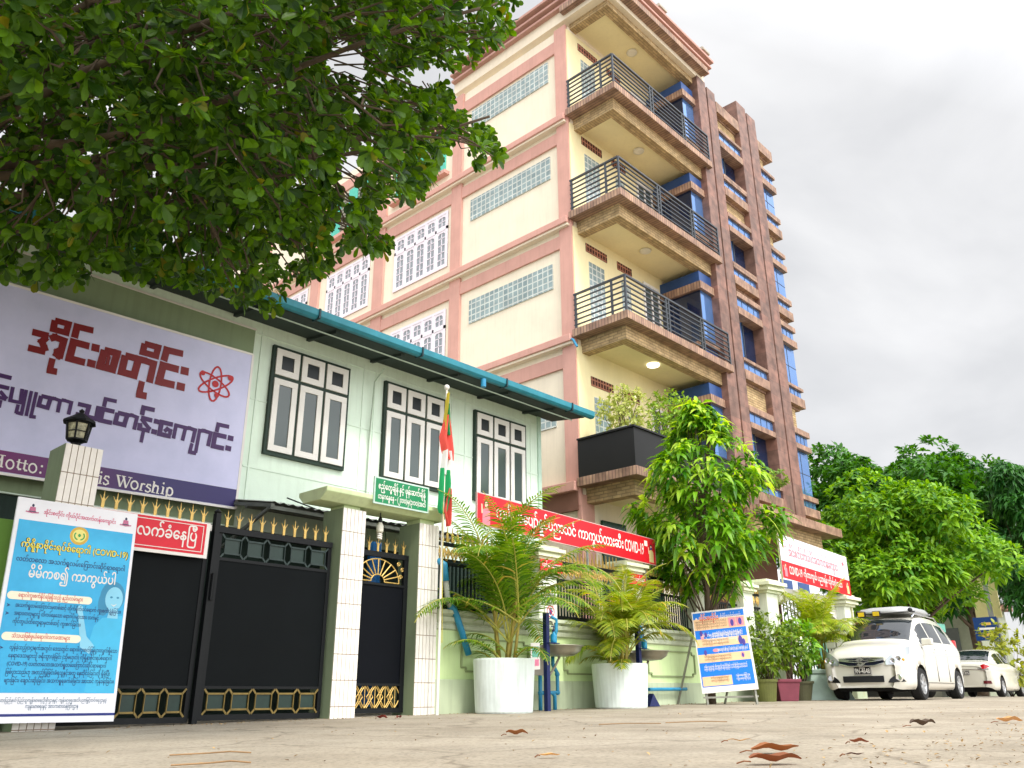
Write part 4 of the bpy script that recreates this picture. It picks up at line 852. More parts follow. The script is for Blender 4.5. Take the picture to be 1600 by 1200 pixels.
def small_red(x0,x1,label):
    F=Frame((x0,GY-.11,2.2),(1,0,0),(0,0,1)); t=thing('red_plate',label,'sign',(x0,GY-.1,2.2)); b=MB(); F.slab(b,0,0,x1-x0,.19,-.015,0); b.build('plate',m_bred,t); b=MB(); F.txt(b,'လက်ဆေးရန်နေရာ',.04,.07,x1-x0-.08,.10,.014,.004); b.build('lettering',m_white,t)
small_red(10.08,10.62,'small red plate on the pier nearest the tall potted palm'); small_red(12.44,12.99,'small red plate on the pier right of the second palm')
def notice(x0,z0,w_,h,label,rows,m=None):
    F=Frame((x0,GY-.055,z0),(1,0,0),(0,0,1)); t=thing('paper_notice',label,'notice',(x0,GY-.05,z0)); b=MB(); F.slab(b,0,0,w_,h,-.004,0); b.build('sheet',m_white,t)
    b=MB()
    for k in range(4):
        x=w_*(.16+.22*k); F.disc(b,x,h*.80,.022,.022,.002,10); F.pol(b,[(x-.02,h*.58),(x+.02,h*.58),(x+.028,h*.72),(x-.028,h*.72)],.002)
    b.build('green_figures',mat('notice_green','#7fa86a',.5,.05),t)
    b=MB()
    for y in (.42,.32,.18): F.txt(b,'လက်ကိုစနစ်တကျဆေးကြောပါ',w_*.1,h*y,w_*.8,.035,.006,.002,2)
    b.build('lettering',mat('notice_grey','#6d7280',.5,.05),t)
notice(10.19,1.72,.33,.31,'white paper notice with green figures on the nearer pier',3); notice(12.58,1.70,.33,.31,'white paper notice with green figures on the further pier',3)
def hand_sign(x0,z0,label):
    F=Frame((x0,GY-.05,z0),(1,0,0),(0,0,1)); t=thing('hand_sign',label,'sign',(x0,GY-.05,z0)); b=MB(); F.slab(b,0,0,.26,.20,-.004,0); b.build('sheet',m_white,t)
    b=MB(); F.disc(b,.13,.085,.035,.04,.002,14)
    for k in range(4): F.line(b,[(.105+.017*k,.10),(.098+.021*k,.165-.006*abs(k-1.5))],.013,.002)
    F.line(b,[(.16,.085),(.185,.115)],.014,.002); b.build('hand_mark',mat('hand_purple','#4b3a78',.5,.05),t)
    b=MB(); F.ring(b,.13,.10,.085,.014,.004,28); F.line(b,[(.19,.04),(.07,.16)],.014,.0045); b.build('red_ring',m_bred,t)
hand_sign(10.24,1.49,'no touching hand sign below the notice on the nearer pier'); hand_sign(12.64,1.49,'no touching hand sign below the notice on the further pier')
# entrance banner
F=Frame((18.58,8.9,2.88),(1,0,-.035),(0,0,1)); t=thing('entrance_banner','white and red banner hung across the school entrance under the granite canopy','banner',(20,8.9,2.8))
b=MB(); F.slab(b,0,0,3.82,1.02,-.01,0); b.build('banner_sheet',mat('white_banner','#dcd6de',.5,.04,2,bump=.2,bscale=3),t)
b=MB(); F.rect(b,0,0,3.82,.40,.002); b.build('red_field',m_bred,t)
b=MB(); F.txt(b,'အိုင်းစတိုင်းကိုယ်ပိုင်အထက်တန်းကျောင်း',.42,.56,2.75,.30,.010,.004); F.pol(b,[(3.45,.80),(3.53,.86),(3.61,.80),(3.53,.72)],.003); F.ring(b,.25,.82,.08,.02,.003); b.build('pink_lettering',mat('banner_pink','#d4707c',.5,.05),t)
b=MB(); F.txt(b,'COVID-19',.36,.13,.66,.27,.012,.004); F.txt(b,'ကိုတာကွယ် ပညာရန်း လိုက်လံသတ်',1.10,.16,2.20,.2,.014,.004); b.build('white_lettering',m_white,t)
person_print(F,t,.18,.2,.34,mat('print_pink','#df7f8c',.5,.05)); person_print(F,t,3.66,.2,.34,mat('print_yellow','#d9c48a',.5,.05))
b=MB(); b.bar((18.6,8.94,2.3),(18.6,8.94,3.9),.03); b.bar((22.38,8.94,.3),(22.38,8.94,3.8),.03); b.build('banner_post',mat('bamboo','#b9b78a',.7,.15),t)
# blue information board on an easel
F=Frame((13.662,8.3,.355),(.4422,-.8938,.0744),(.0992,.1312,.9864)); F.u=F.u*.623; t=thing('information_board','tilted blue and orange information board on an easel in front of the street wall','information board',(14.3,8.2,.2)); W,H=1.55,1.426
b=MB(); F.slab(b,0,0,W,H,-.025,0); b.build('board',m_white,t)
m_ib=mat('board_blue','#0b74d6',.4,.05); m_io=mat('board_orange','#e8c094',.4,.05)
b=MB(); F.rect(b,.03,.10,W-.06,H-.03,.002); b.build('blue_field',m_ib,t)
b=MB()
for y0,y1 in ((.76,.89),(.55,.64),(.36,.45)): F.rect(b,.03,y0*H,W-.06,(y1+.01)*H,.004)
F.rect(b,.06,.115,.88,.275,.004); b.build('orange_band',m_io,t)
b=MB(); F.txt(b,'အိုင်းစတိုင်း',.20,H-.17,.55,.12,.07,.003); b.build('title_outline',m_white,t)
b=MB(); F.txt(b,'အိုင်းစတိုင်း',.205,H-.17,.54,.12,.014,.006); b.build('title_lettering',m_bred,t)
b=MB(); F.txt(b,'ကိုယ်ပိုင်အထက်တန်းကျောင်း',.80,H-.16,.60,.09,.01,.004,2); F.txt(b,'unicef',1.10,H-.29,.17,.07,.01,.004); F.ring(b,1.33,H-.265,.022,.008,.004,14)
F.txt(b,'ရောဂါကူးစက်မှုမှ ကာကွယ်ရန် အောက်ပါအချက်များကို လိုက်နာပါ',.18,H-.46,1.15,.075,.008,.004,2); F.txt(b,'ကာကွယ်ခြင်းသည် ကုသခြင်းထက် ပိုကောင်းပါသည်',.35,H-.54,.85,.075,.008,.004,2)
for y in (.70,.665,.50,.485): F.txt(b,'နှာစေးချောင်းဆိုးလျှင် ပါးစပ်ကို ဖုံးအုပ်ပါ ဆေးရုံသို့ သွားပါ',.52 if y>.6 else .60,y*H,.85,.05,.006,.004,2)
for y in (.30,.27): F.txt(b,'အခြားသူများနှင့် ထိတွေ့မှုကို ရှောင်ကြဉ်ပါ လက်ကိုမကြာခဏဆေးပါ',.15,y*H,1.2,.05,.006,.004,2)
for y in (.17,.13): F.txt(b,'ကျန်းမာရေးဝန်ကြီးဌာန',1.0,y*H,.38,.05,.006,.004,2)
F.disc(b,.12,H-.15,.03,.04,.003,14); b.build('white_lettering',m_white,t)
b=MB()
for y in (.855,.82,.785): F.txt(b,'လူစုလူဝေးကိုရှောင်ရှားပါ နှာခေါင်းစည်းကို တပ်ဆင်ပါ',.08,y*H,.88,.05,.006,.006,2)
for y in (.615,.575,.42,.385): F.txt(b,'လက်ကိုဆပ်ပြာဖြင့်ဆေးပါ ရေများများသောက်ပါ',.20,y*H,.75,.05,.006,.006,2)
for y in (.165,.13): F.txt(b,'ဆက်သွယ်ရန်ဖုန်းနံပါတ်များ',.30,y*H,.5,.05,.006,.006,2)
b.build('brown_lettering',mat('board_text_brown','#7a5e4c',.5,.05),t)
b=MB(); F.rect(b,1.02,.775*H,1.22,.885*H,.0065); F.rect(b,1.24,.775*H,1.46,.885*H,.0065); F.disc(b,.22,.68*H,.05,.06,.004,12); F.disc(b,.55,.5*H,.09,.03,.004,12); F.disc(b,1.28,.42*H,.05,.05,.0065,12); b.build('pink_picture',mat('board_pink','#e08c98',.5,.1),t)
b=MB(); 
for (x,y,r) in ((1.12,.82,.05),(1.35,.83,.05),(.2,.72,.04),(.33,.70,.035),(1.28,.60,.06),(1.36,.57,.05),(1.28,.415,.03),(.25,.48,.04)): F.disc(b,x,y*H,r,r*1.25,.0085,12)
b.build('violet_picture',mat('board_violet','#4a3f97',.5,.1),t); b=MB(); F.disc(b,.17,H-.27,.035,.035,.004,14); b.build('emblem',m_io,t)
b=MB(); p0=F.p(.1,0,-.03); p1=F.p(W-.1,0,-.03)
for xx in (.1,W-.1): p=F.p(xx,1.3,-.05); q=F.p(xx,-.02,-.05); b.bar(p,Vector((q.x,q.y-.01,ground_z(q.x))),.035); b.bar(p,Vector((p.x+.05,p.y+.55,ground_z(p.x))),.03)
b.bar(Vector((p0.x-.1,p0.y,.29)),Vector((p1.x+.1,p1.y,.31)),.03); b.build('easel_frame',mat('bare_steel','#8c8b80',.5,.2,8,metal=.5),t)
# ---------------------------------------------------------------- handwashing stations
m_bpipe=mat('blue_pvc','#2b86ae',.4,.12,6); m_navyp=mat('navy_post_paint','#17245c',.45,.1); m_steel=mat('stainless_steel','#a8a596',.3,.12,5,metal=.75)
def wash(x,label,glabel):
    gz=ground_z(x); y=8.5; t=thing('wash_station',label,'wash basin',(x,y,gz),'street handwashing stations')
    MB().box(x-.035,x+.035,y-.035,y+.035,gz,1.50).build('post',m_navyp,t)
    b=MB(); b.lathe((x+.40,y+.08,.88),[(.05,0),(.22,.02),(.31,.08),(.34,.15),(.37,.155),(.37,.165),(.33,.16),(.29,.09),(.2,.04),(.0,.035)],28); b.build('bowl',m_steel,t,smooth=True)
    b=MB(); b.box(x-.25,x+.02,y+.03,y+.05,1.0,1.03); b.build('shelf',m_steel,t); 
    b=MB(); b.box(x+.04,x+.40,y+.30,y+.33,.62,.98); b.build('back_plate',mat('dull_sheet','#a39f92',.6,.15),t)
    b=MB(); b.tube([(x+.36,y+.3,1.0),(x+.36,y+.3,1.34)]+[(x+.36,y+.3-.07+.07*math.cos(a),1.34+.07*math.sin(a)) for a in [i*.35 for i in range(1,9)]]+[(x+.36,y+.155,1.28)],.012,8); b.build('tap',m_steel,t,smooth=True)
    b=MB(); b.tube([(x+.4,y+.08,.9),(x+.3,y+.1,.74),(x+.18,y+.14,.58),(x+.13,y+.16,.42)],.018,8); b.build('drain_hose',mat('grey_hose','#8f8a7a',.6,.1),t,smooth=True)
    b=MB(); r=.03
    for P in ([(x+.62,y+.42,1.5),(x+.72,y+.42,1.47),(x+.72,y+.42,1.3),(x+.66,y+.42,1.14)],[(x+.52,y+.33,.9),(x+.52,y+.33,.78),(x+.62,y+.33,.66),(x+.62,y+.33,.38),(x+.2,y+.33,.37)],[(x+.22,y+.33,gz),(x+.22,y+.33,.62)],[(x+.55,y+.33,gz),(x+.55,y+.33,.33),(x+.50,y+.33,.37)]): b.tube(P,r,10)
    for p in ((x+.62,y+.33,.38),(x+.22,y+.33,.37),(x+.62,y+.33,.64)): b.ball(p,r*1.35,10,8)
    b.build('water_pipe',m_bpipe,t,smooth=True)
    b2=thing('soap_bottle','blue soap bottle with pump on '+glabel,'bottle',(x+.10,y-.05,1.03),'soap bottles'); c=MB(); bx,by=x+.12,y-.04; MB().box(x-.02,x+.2,y-.09,y+.02,1.055,1.07).build('bracket',m_navyp,t)
    c.lathe((bx,by,1.07),[(.045,0),(.05,.02),(.05,.11),(.02,.14),(.018,.16)],14); c.build('bottle_body',mat('soap_blue','#2fa3d6',.25,.1),b2,smooth=True); c=MB(); c.lathe((bx,by,1.23),[(.02,0),(.02,.03),(.006,.035),(.006,.07)],10); c.box(bx-.045,bx+.01,by-.008,by+.008,1.295,1.31); c.build('pump',m_navyp,b2)
wash(9.74,'navy post handwashing station with steel basin left of the shorter palm','the station left of the shorter palm'); wash(12.08,'navy post handwashing station with steel basin right of the shorter palm','the station right of the shorter palm')
F=Frame((9.36,8.47,.68),(1,.12,.05),(0,0,1)); t=thing('leaflet','white, green and pink leaflet hung from the nearer basin shelf','leaflet',(9.36,8.47,.68)); b=MB(); F.slab(b,0,0,.23,.37,-.004,0); b.build('sheet',m_white,t)
b=MB(); F.rect(b,.03,.27,.2,.32,.002); F.rect(b,.03,.17,.2,.255,.002); b.build('green_print',mat('leaflet_green','#6fb7a4',.5,.1),t); b=MB(); F.rect(b,.03,.05,.2,.14,.002); b.build('pink_print',mat('leaflet_pink','#de7f9d',.5,.1),t)
t=tag(MB().tube([(12.9,8.9,.43),(14.1,8.9,.44)],.03,10).build('wall_pipe',m_bpipe,None),'straight blue pipe running low along the wall to the information board','pipe')
t=thing('drainpipe','blue and grey bent drainpipe hanging beside the last tiled column','pipe',(8.1,8.93,.9))
b=MB(); b.tube([(8.02,9.3,2.13),(8.02,9.0,2.13),(8.05,8.93,2.09),(8.09,8.93,1.86)],.05,12); b.build('upper_pipe',m_bpipe,t,smooth=True); b=MB(); b.tube([(8.09,8.93,1.88),(8.13,8.93,1.6),(8.2,8.93,1.5)],.04,12); b.build('grey_pipe',mat('grey_pvc','#a3a79a',.5,.1),t,smooth=True); b=MB(); b.tube([(8.17,8.93,1.52),(8.25,8.93,1.49),(8.31,8.93,1.40),(8.4,8.92,1.2),(8.55,8.92,.88)],.048,12); b.build('lower_pipe',m_bpipe,t,smooth=True)
t=tag(MB().prism([(12.2,8.42,.16),(12.42,8.36,.16),(12.3,8.4,.36)],(.03,.12,0)).build('blue_scrap',m_navyp,None),'folded blue scrap on the ground against the second navy post','scrap')
# ---------------------------------------------------------------- foliage helpers
def leafmat(name,c1,c2,rough=.45,trans=.35,c3=None):
    if name in MATS: return MATS[name]
    m=bpy.data.materials.new(name); m.use_nodes=True; nt=m.node_tree; n=nt.nodes; l=nt.links; b=n['Principled BSDF']; b.inputs['Roughness'].default_value=rough; b.inputs['Specular IOR Level'].default_value=.35
    ge=n.new('ShaderNodeNewGeometry'); r=n.new('ShaderNodeValToRGB'); a=r.color_ramp.elements
    a[0].position=0; a[0].color=(*s2l(c1),1); a[1].position=.965 if c3 else 1; a[1].color=(*s2l(c2),1)
    if c3: x=a.new(.992); x.color=(*s2l(c3),1)
    l.new(ge.outputs['Random Per Island'],r.inputs[0]); l.new(r.outputs[0],b.inputs['Base Color'])
    tr=n.new('ShaderNodeBsdfTranslucent'); hs=n.new('ShaderNodeHueSaturation'); hs.inputs['Value'].default_value=1.7; hs.inputs['Saturation'].default_value=1.1; hs.inputs['Hue'].default_value=.485
    l.new(r.outputs[0],hs.inputs['Color']); l.new(hs.outputs[0],tr.inputs[0])
    ms=n.new('ShaderNodeMixShader'); ms.inputs[0].default_value=trans; l.new(b.outputs[0],ms.inputs[1]); l.new(tr.outputs[0],ms.inputs[2]); l.new(ms.outputs[0],n['Material Output'].inputs[0])
    MATS[name]=m; return m
OBOV=[(0,.04),(.35,.24),(.7,.48),(.92,.34),(1,.05)]
LANC=[(0,.05),(.3,.5),(.65,.38),(1,.02)]
OVAL=[(0,.05),(.35,.5),(.7,.42),(1,.03)]
def leaf(mb,p,d,up,L,W,prof,droop=.2,fold=.18):
    p=Vector(p);d=Vector(d).normalized();up=Vector(up); s=d.cross(up)
    if s.length<1e-4: s=d.cross(Vector((1,0,.1)))
    s.normalize(); n=s.cross(d).normalized(); k=len(mb.v)
    for t,w_ in prof:
        c=p+d*(L*t)-Vector((0,0,1))*(droop*L*t*t); h=w_*W
        mb.v+= [tuple(c-s*h+n*(fold*h)),tuple(c),tuple(c+s*h+n*(fold*h))]
    for i in range(len(prof)-1):
        a=k+3*i; mb.f+= [(a,a+1,a+4,a+3),(a+1,a+2,a+5,a+4)]
def rdir(r):
    z=r.uniform(-1,1);a=r.uniform(0,2*math.pi);q=math.sqrt(1-z*z); return Vector((q*math.cos(a),q*math.sin(a),z))
def rosette(mb,r,p,ax,n,L,W,prof,spread=(.35,1.25),droop=.25,jit=.12):
    ax=Vector(ax).normalized(); u=ax.orthogonal().normalized(); v=ax.cross(u)
    for k in range(n):
        a=2*math.pi*(k+r.uniform(-.3,.3))/n*1.0+k*.4; t=r.uniform(*spread)
        d=ax*math.cos(t)+(u*math.cos(a)+v*math.sin(a))*math.sin(t)
        l=L*r.uniform(.65,1.15)
        leaf(mb,Vector(p)+rdir(r)*jit*L,d,ax+Vector((0,0,.3)),l,W*l/L*r.uniform(.85,1.1),prof,droop*r.uniform(.4,1.5))
def pix(p):
    q=Vector(p)-CAMLOC; z=q.dot(cf)
    if z<.1: return None
    return 800+1300*q.dot(cr)/z, 600-1300*q.dot(cu)/z
def limb(mb,r,a,b,r0,r1,n=7,wob=.12):
    a=Vector(a);b=Vector(b);L=(b-a).length; P=[];k=rdir(r);k2=rdir(r)
    for i in range(n+1):
        t=i/n; P.append(a.lerp(b,t)+(k*math.sin(t*3.1)*wob+k2*math.sin(t*6.2)*wob*.35)*L*.5)
    mb.tube(P,[r0+(r1-r0)*i/n for i in range(n+1)],8); return P
m_bark=mat('grey_brown_bark','#5a4c3e',.9,.25,6,bump=.8,bscale=14)
# ---------------------------------------------------------------- overhanging broad-leaved tree (trunk just left of the view)
def almond_tree():
    r=random.Random(11); t=thing('almond_tree','large broad leaved tree whose dark canopy overhangs the billboard and green house','tree',(.2,7.6,0))
    tk=MB(); P=limb(tk,r,(.2,7.6,-.1),(.9,7.3,4.6),.30,.20,8,.05); tk.build('trunk',m_bark,t,smooth=True)
    tips=[(4.6,4.6,5.5),(3.9,3.8,5.8),(4.6,5.6,5.6),(3.4,6.6,6.2),(3.2,4.2,6.2),(4.6,5.8,6.2),(2.2,5.8,6.0),(2.0,7.8,6.4),(3.6,8.0,6.6),(-1.5,6.4,6.5),(-1.2,8.6,6.8),(1.6,9.0,7.2),(1.8,3.6,6.8),(1.5,6.5,8.4),(3.0,6.0,8.0)]
    for q in tips:
        lb=MB(); b0=P[-1].lerp(P[-3],r.uniform(0,.8)); Q=limb(lb,r,b0,q,.045,.012,9,.16)
        for k in range(5):
            s_=Q[r.randint(3,6)]; limb(lb,r,s_,s_+rdir(r)*r.uniform(.4,.8)+Vector((0,0,.1)),.016,.005,5,.12)
        lb.build('branch',m_bark,t,smooth=True)
    OUT=[(-400,-500),(860,-500),(835,-120),(812,-10),(790,55),(752,72),(742,108),(705,95),(690,135),(716,172),(772,215),(785,242),(742,262),(700,250),(668,286),(648,312),(612,300),(582,340),(612,388),(585,398),(540,378),(520,412),(478,438),(452,432),(432,478),(395,482),(350,462),(300,450),(240,425),(180,424),(120,438),(60,444),(0,434),(-400,434)]
    def inside(x,y):
        c=False;j=len(OUT)-1
        for i in range(len(OUT)):
            xi,yi=OUT[i];xj,yj=OUT[j]
            if (yi>y)!=(yj>y) and x<(xj-xi)*(y-yi)/(yj-yi)+xi: c=not c
            j=i
        return c
    b=MB(); tw=MB(); cnt=0; tries=0
    CE=[((2.6,6.4,6.9),(3.9,3.6,2.9),1.0)]
    while cnt<9200 and tries<400000:
        tries+=1
        p=Vector((r.uniform(-2.6,7.2),r.uniform(2.6,9.6),r.uniform(3.4,9.4)))
        q=abs((p.x-2.4)/4.7)**3+abs((p.y-6.2)/3.6)**3+abs((p.z-6.5)/3.0)**3
        if q>1: continue
        if noise.noise(p*.9)<-.28: continue
        s=pix(p)
        if s is None or s[0]<-420 or s[1]<-420:
            if r.random()>.22: continue
        else:
            if not inside(*s): continue
            nrm=noise.noise(Vector((s[0]*.012,s[1]*.012,3)))
            if s[0]>430 and nrm<-.30: continue
        cnt+=1
        out=(p-Vector((2.2,6.6,6.0))).normalized()
        rosette(b,r,p,out*.7+rdir(r)*.5+Vector((0,0,.35)),r.randint(7,10),.118,.070,OBOV,(.45,1.4),.18)
        if r.random()<.22: tw.tube([p,p-out*.25+rdir(r)*.08,p-out*.55+rdir(r)*.15],[.006,.008,.011],5)
    b.build('crown',leafmat('almond_leaf','#1c3d09','#5c851b',.42,.40,'#77741f'),t); tw.build('twigs',m_bark,t)
almond_tree()
# ---------------------------------------------------------------- drooping narrow-leaved tree in front of the street wall
def mango_tree():
    r=random.Random(4); X,Y=14.22,8.45; t=thing('drooping_tree','young tree with drooping narrow leaves in front of the street wall','tree',(X,Y,.18))
    tk=MB(); P=limb(tk,r,(X,Y,.15),(X+.12,Y-.1,4.2),.075,.03,8,.03); tk.build('trunk',m_bark,t,smooth=True)
    lb=MB(); b=MB(); b2=MB()
    n=0; PF=[(0,.35),(.08,.75),(.2,1.22),(.4,1.36),(.6,1.15),(.8,.72),(.93,.36),(1.0,.12)]
    while n<470:
        h=r.random(); z=2.2+3.6*h; 
        R=next(a_[1]+(b_[1]-a_[1])*(h-a_[0])/(b_[0]-a_[0]) for a_,b_ in zip(PF,PF[1:]) if a_[0]<=h<=b_[0]); 
        a=r.uniform(0,6.283); q=math.sqrt(r.random()); q=.45+.55*q; R*=1+.28*noise.noise(Vector((math.cos(a)*1.3,math.sin(a)*1.3,h*4)))
        p=Vector((X+.15+R*q*math.cos(a),Y-.12+R*q*math.sin(a),z+r.uniform(-.15,.15)))
        if noise.noise(p*1.5)<-.1: continue
        n+=1; out=Vector((math.cos(a),math.sin(a),.25))
        if q>.6 and n%8==0: limb(lb,r,P[min(7,2+int(h*6))],p,.018,.006,5,.08)
        rosette(b2 if r.random()<.15+.3*h and q>.7 else b,r,p,out*.45+Vector((0,0,.8)),r.randint(9,13),.31,.098,LANC,(.6,1.5),.8,.3)
    lb.build('branches',m_bark,t); b.build('crown',leafmat('mango_leaf','#28600c','#76aa24',.35,.38),t); b2.build('new_shoots',leafmat('mango_young_leaf','#90b834','#bcd452',.35,.45),t)
mango_tree()
# ---------------------------------------------------------------- areca palms and white tubs
m_tub=mat('whitewashed_tub','#dfe9e6',.8,.07,2.5,bump=.35,bscale=9,streak=.10)
def tub(x,y,r0,r1,h,label):
    gz=ground_z(x); t=thing('white_tub',label,'plant pot',(x,y,gz),'white concrete tubs')
    MB().lathe((x,y,gz),[(r0,0),(r0+.01,.02),(r1,h-.02),(r1-.005,h),(r1-.05,h),(r1-.05,h-.12),(.0,h-.12)],40).build('tub',m_tub,t,smooth=False)
    MB().lathe((x,y,gz+h-.13),[(r1-.05,0),(r1-.06,.02),(0,.05)],24).build('soil',mat('pot_soil','#4b3d2e',.95,.3,9,bump=.8),t)
    return gz+h-.1
def frond(b,st,r,base,az,lean,L,nl,lw,ll):
    d=Vector((math.cos(az),math.sin(az),0)); P=[]; p=Vector(base); ang=math.pi/2-lean; n=14
    bend=r.uniform(1.0,1.5) if lean<.35 else r.uniform(1.4,2.1)
    for i in range(n+1):
        P.append(p.copy()); a=ang-bend*(i/n)**1.6; p=p+(d*math.cos(a)+Vector((0,0,1))*math.sin(a))*(L/n)
    st.tube(P,[.012*(1-.8*i/n)+.002 for i in range(n+1)],5)
    side=d.cross(Vector((0,0,1)))
    for i in range(nl):
        t=.22+.78*i/(nl-1); f=t*n; k=min(n-1,int(f)); c=P[k].lerp(P[k+1],f-k); tg=(P[k+1]-P[k]).normalized()
        l=ll*(math.sin(math.pi*min(1,.18+t*.86))**.7)*r.uniform(.85,1.1)
        for s_ in (-1,1):
            dd=(tg*.62+side*s_*.9+Vector((0,0,.2))).normalized(); leaf(b,c,dd,tg.cross(side*s_)*s_,l,lw,LANC,.45*r.uniform(.6,1.4),.05)
def palm(x,y,z,h,nf,seed,label,L=1.15,shades=('#5b7a1c','#93a836','#c9b350'),stems=7,wide=1.0,upr=3):
    r=random.Random(seed); t=thing('areca_palm',label,'palm',(x,y,z),'areca palms'); cn=MB(); st=MB(); b=MB()
    for k in range(stems):
        a=r.uniform(0,6.28); q=r.uniform(.03,.16); hh=h*r.uniform(.12,.52); bx,by=x+q*math.cos(a),y+q*math.sin(a); top=Vector((bx+.25*hh*math.cos(a)*.6,by+.25*hh*math.sin(a)*.6,z+hh))
        cn.tube([(bx,by,z-.02),((bx+top.x)/2,(by+top.y)/2,z+hh*.5),top],[.026,.022,.017],8)
        for j in range(nf//stems+1):
            az=a+r.uniform(-1.5,1.5)+j*2.2; frond(b,st,r,top,az,(r.uniform(.04,.3) if j%upr==0 else r.uniform(.35,1.0)*wide),L*r.uniform(.8,1.25)*(1.1 if j%upr==0 else 1),34,.026,.40)
    for j in range(5): frond(b,st,r,(x+r.uniform(-.12,.12),y+r.uniform(-.12,.12),z),r.uniform(0,6.28),r.uniform(.5,1.0),L*.65,22,.026,.26)
    cn.build('canes',mat('palm_cane','#9a8a3e',.6,.25,9),t,smooth=True); st.build('frond_stalks',mat('palm_stalk','#a9a548',.5,.15),t); b.build('fronds',leafmat('palm_leaf_'+str(seed),*shades[:2],.4,.4,shades[2]),t)
zt=tub(8.78,8.45,.385,.43,.70,'white concrete tub holding the taller palm beside the drainpipe')
palm(8.78,8.45,zt,2.1,44,3,'tall potted areca palm nearest the tiled gate columns',1.6,('#3a6a14','#7a9c28','#c6ad50'),8,1.0,2)
zt=tub(11.42,8.42,.40,.45,.66,'white concrete tub holding the shorter palm between the wash stations')
palm(11.42,8.42,zt,1.35,40,8,'shorter yellowish areca palm between the two wash stations',1.2,('#5d7a1a','#9aa632','#cfae4a'),7,1.15,7)
palm(19.0,8.35,.9,1.5,36,21,'bushy areca palm in front of the school entrance by the white car',1.25,('#6f8c1c','#a9b838','#d6c350'),6,1.15)
# ---------------------------------------------------------------- pots and shrubs beside the information board
def square_pot(x,y,w0,w1,h,c,name,label):
    gz=ground_z(x); t=thing('plant_pot',label,'plant pot',(x,y,gz)); m=mat(name,c,.7,.12,4,bump=.2)
    b=MB(); n=4
    b.lathe((x,y,gz),[(w0*.707,0),(w1*.707,h*.86),(w1*.78,h*.86),(w1*.80,h),(w1*.68,h),(w1*.66,h-.06),(0,h-.06)],4); o=b.build('pot_body',m,t,bevel=.01); return gz+h-.05
def round_pot(x,y,r0,r1,h,c,name,label):
    gz=ground_z(x); t=thing('plant_pot',label,'plant pot',(x,y,gz)); MB().lathe((x,y,gz),[(r0,0),(r1,h*.88),(r1*1.08,h*.88),(r1*1.1,h),(r1*.95,h),(r1*.92,h-.06),(0,h-.06)],28).build('pot_body',mat(name,c,.75,.2,4,bump=.3),t,smooth=False); return gz+h-.05
zp=square_pot(16.95,8.35,.36,.46,.42,'#7c3c4a','dusty_pink_pot','square dusty pink flower pot with a flared rim')
zd=round_pot(17.6,8.35,.2,.27,.38,'#4a4a32','dark_clay_pot','dark round clay pot between the pink pot and the grey planter')
zg=square_pot(18.55,8.3,1.0,.62,.62,'#a9bdb2','grey_green_planter','large grey green planter with sloping sides beside the white car')
zo=round_pot(16.35,8.5,.2,.25,.42,'#5f6330','olive_pot','olive glazed pot half hidden behind the blue board')
def shrub(x,y,z,rx,rz,n,L,W,prof,c,seed,label,name='potted_shrub',stem=.25,flower=None,droop=.3):
    r=random.Random(seed); t=thing(name,label,'shrub',(x,y,z)); st=MB(); b=MB(); fl=MB()
    for k in range(n):
        d=rdir(r); q=r.uniform(.35,1)**.6; p=Vector((x+d.x*rx*q,y+d.y*rx*q,z+stem+rz+d.z*rz*q))
        if k%9==0: limb(st,r,(x+r.uniform(-.04,.04),y+r.uniform(-.04,.04),z-.03),p,.014,.004,5,.08)
        rosette(b,r,p,d+Vector((0,0,.5)),r.randint(5,8),L,W,prof,(.4,1.4),droop,.3)
        if flower and r.random()<.12: rosette(fl,r,p+d*.05,d,5,.05,.035,OVAL,(.5,1.3),.1,.1)
    st.build('stems',m_bark,t); b.build('foliage',leafmat('leaf_'+str(seed),c[0],c[1],.4,.35),t)
    if flower: fl.build('flowers',mat('flower_'+str(seed),flower,.6,.05),t)
shrub(16.5,8.45,zo-.05,.50,.66,150,.14,.05,LANC,('#3f5f12','#86a02c'),31,'dense olive green shrub behind the pink pot, right of the blue board',stem=.1)
shrub(17.15,8.3,zp,.42,.60,110,.13,.05,LANC,('#41641a','#8aa53a'),32,'fine leaved shrub growing from the pink pot',stem=.12,flower='#e9e6c0')
shrub(17.7,8.3,zd,.40,.58,95,.16,.075,OVAL,('#3c741c','#8cba3a'),33,'bright broad leaved shrub growing from the dark clay pot',stem=.2,flower='#efeecb')
shrub(13.95+.7,10.35,FL[0]+.45,.62,.62,170,.12,.05,OVAL,('#7d9030','#c3c878'),41,'pale flowering shrub on the black balcony next to the pink pillar','balcony_shrub',.35,'#eee9c4')
shrub(16.45,10.3,FL[0]+.5,.62,.78,190,.13,.05,OVAL,('#5d8a22','#a3bf4c'),42,'taller green shrub on the black balcony nearer the oriel','balcony_shrub',.4)
shrub(20.5,9.75,5.5,.38,.20,50,.12,.05,OVAL,('#4c7522','#8ea446'),43,'small trailing plant on a granite ledge of the blue glass tower','ledge_plant',.05,'#d9a48c')
tb=thing('balcony_planter','pale grey planter box on the black balcony under the flowering shrub','planter',(14.6,10.3,FL[0])); b=MB(); b.prism([(14.45,10.1,FL[0]),(15.15,10.1,FL[0]),(15.25,10.1,FL[0]+.98),(14.35,10.1,FL[0]+.98)],(0,.5,0)); b.build('box',mat('planter_grey','#b9bdb8',.7,.08),tb,bevel=.01)
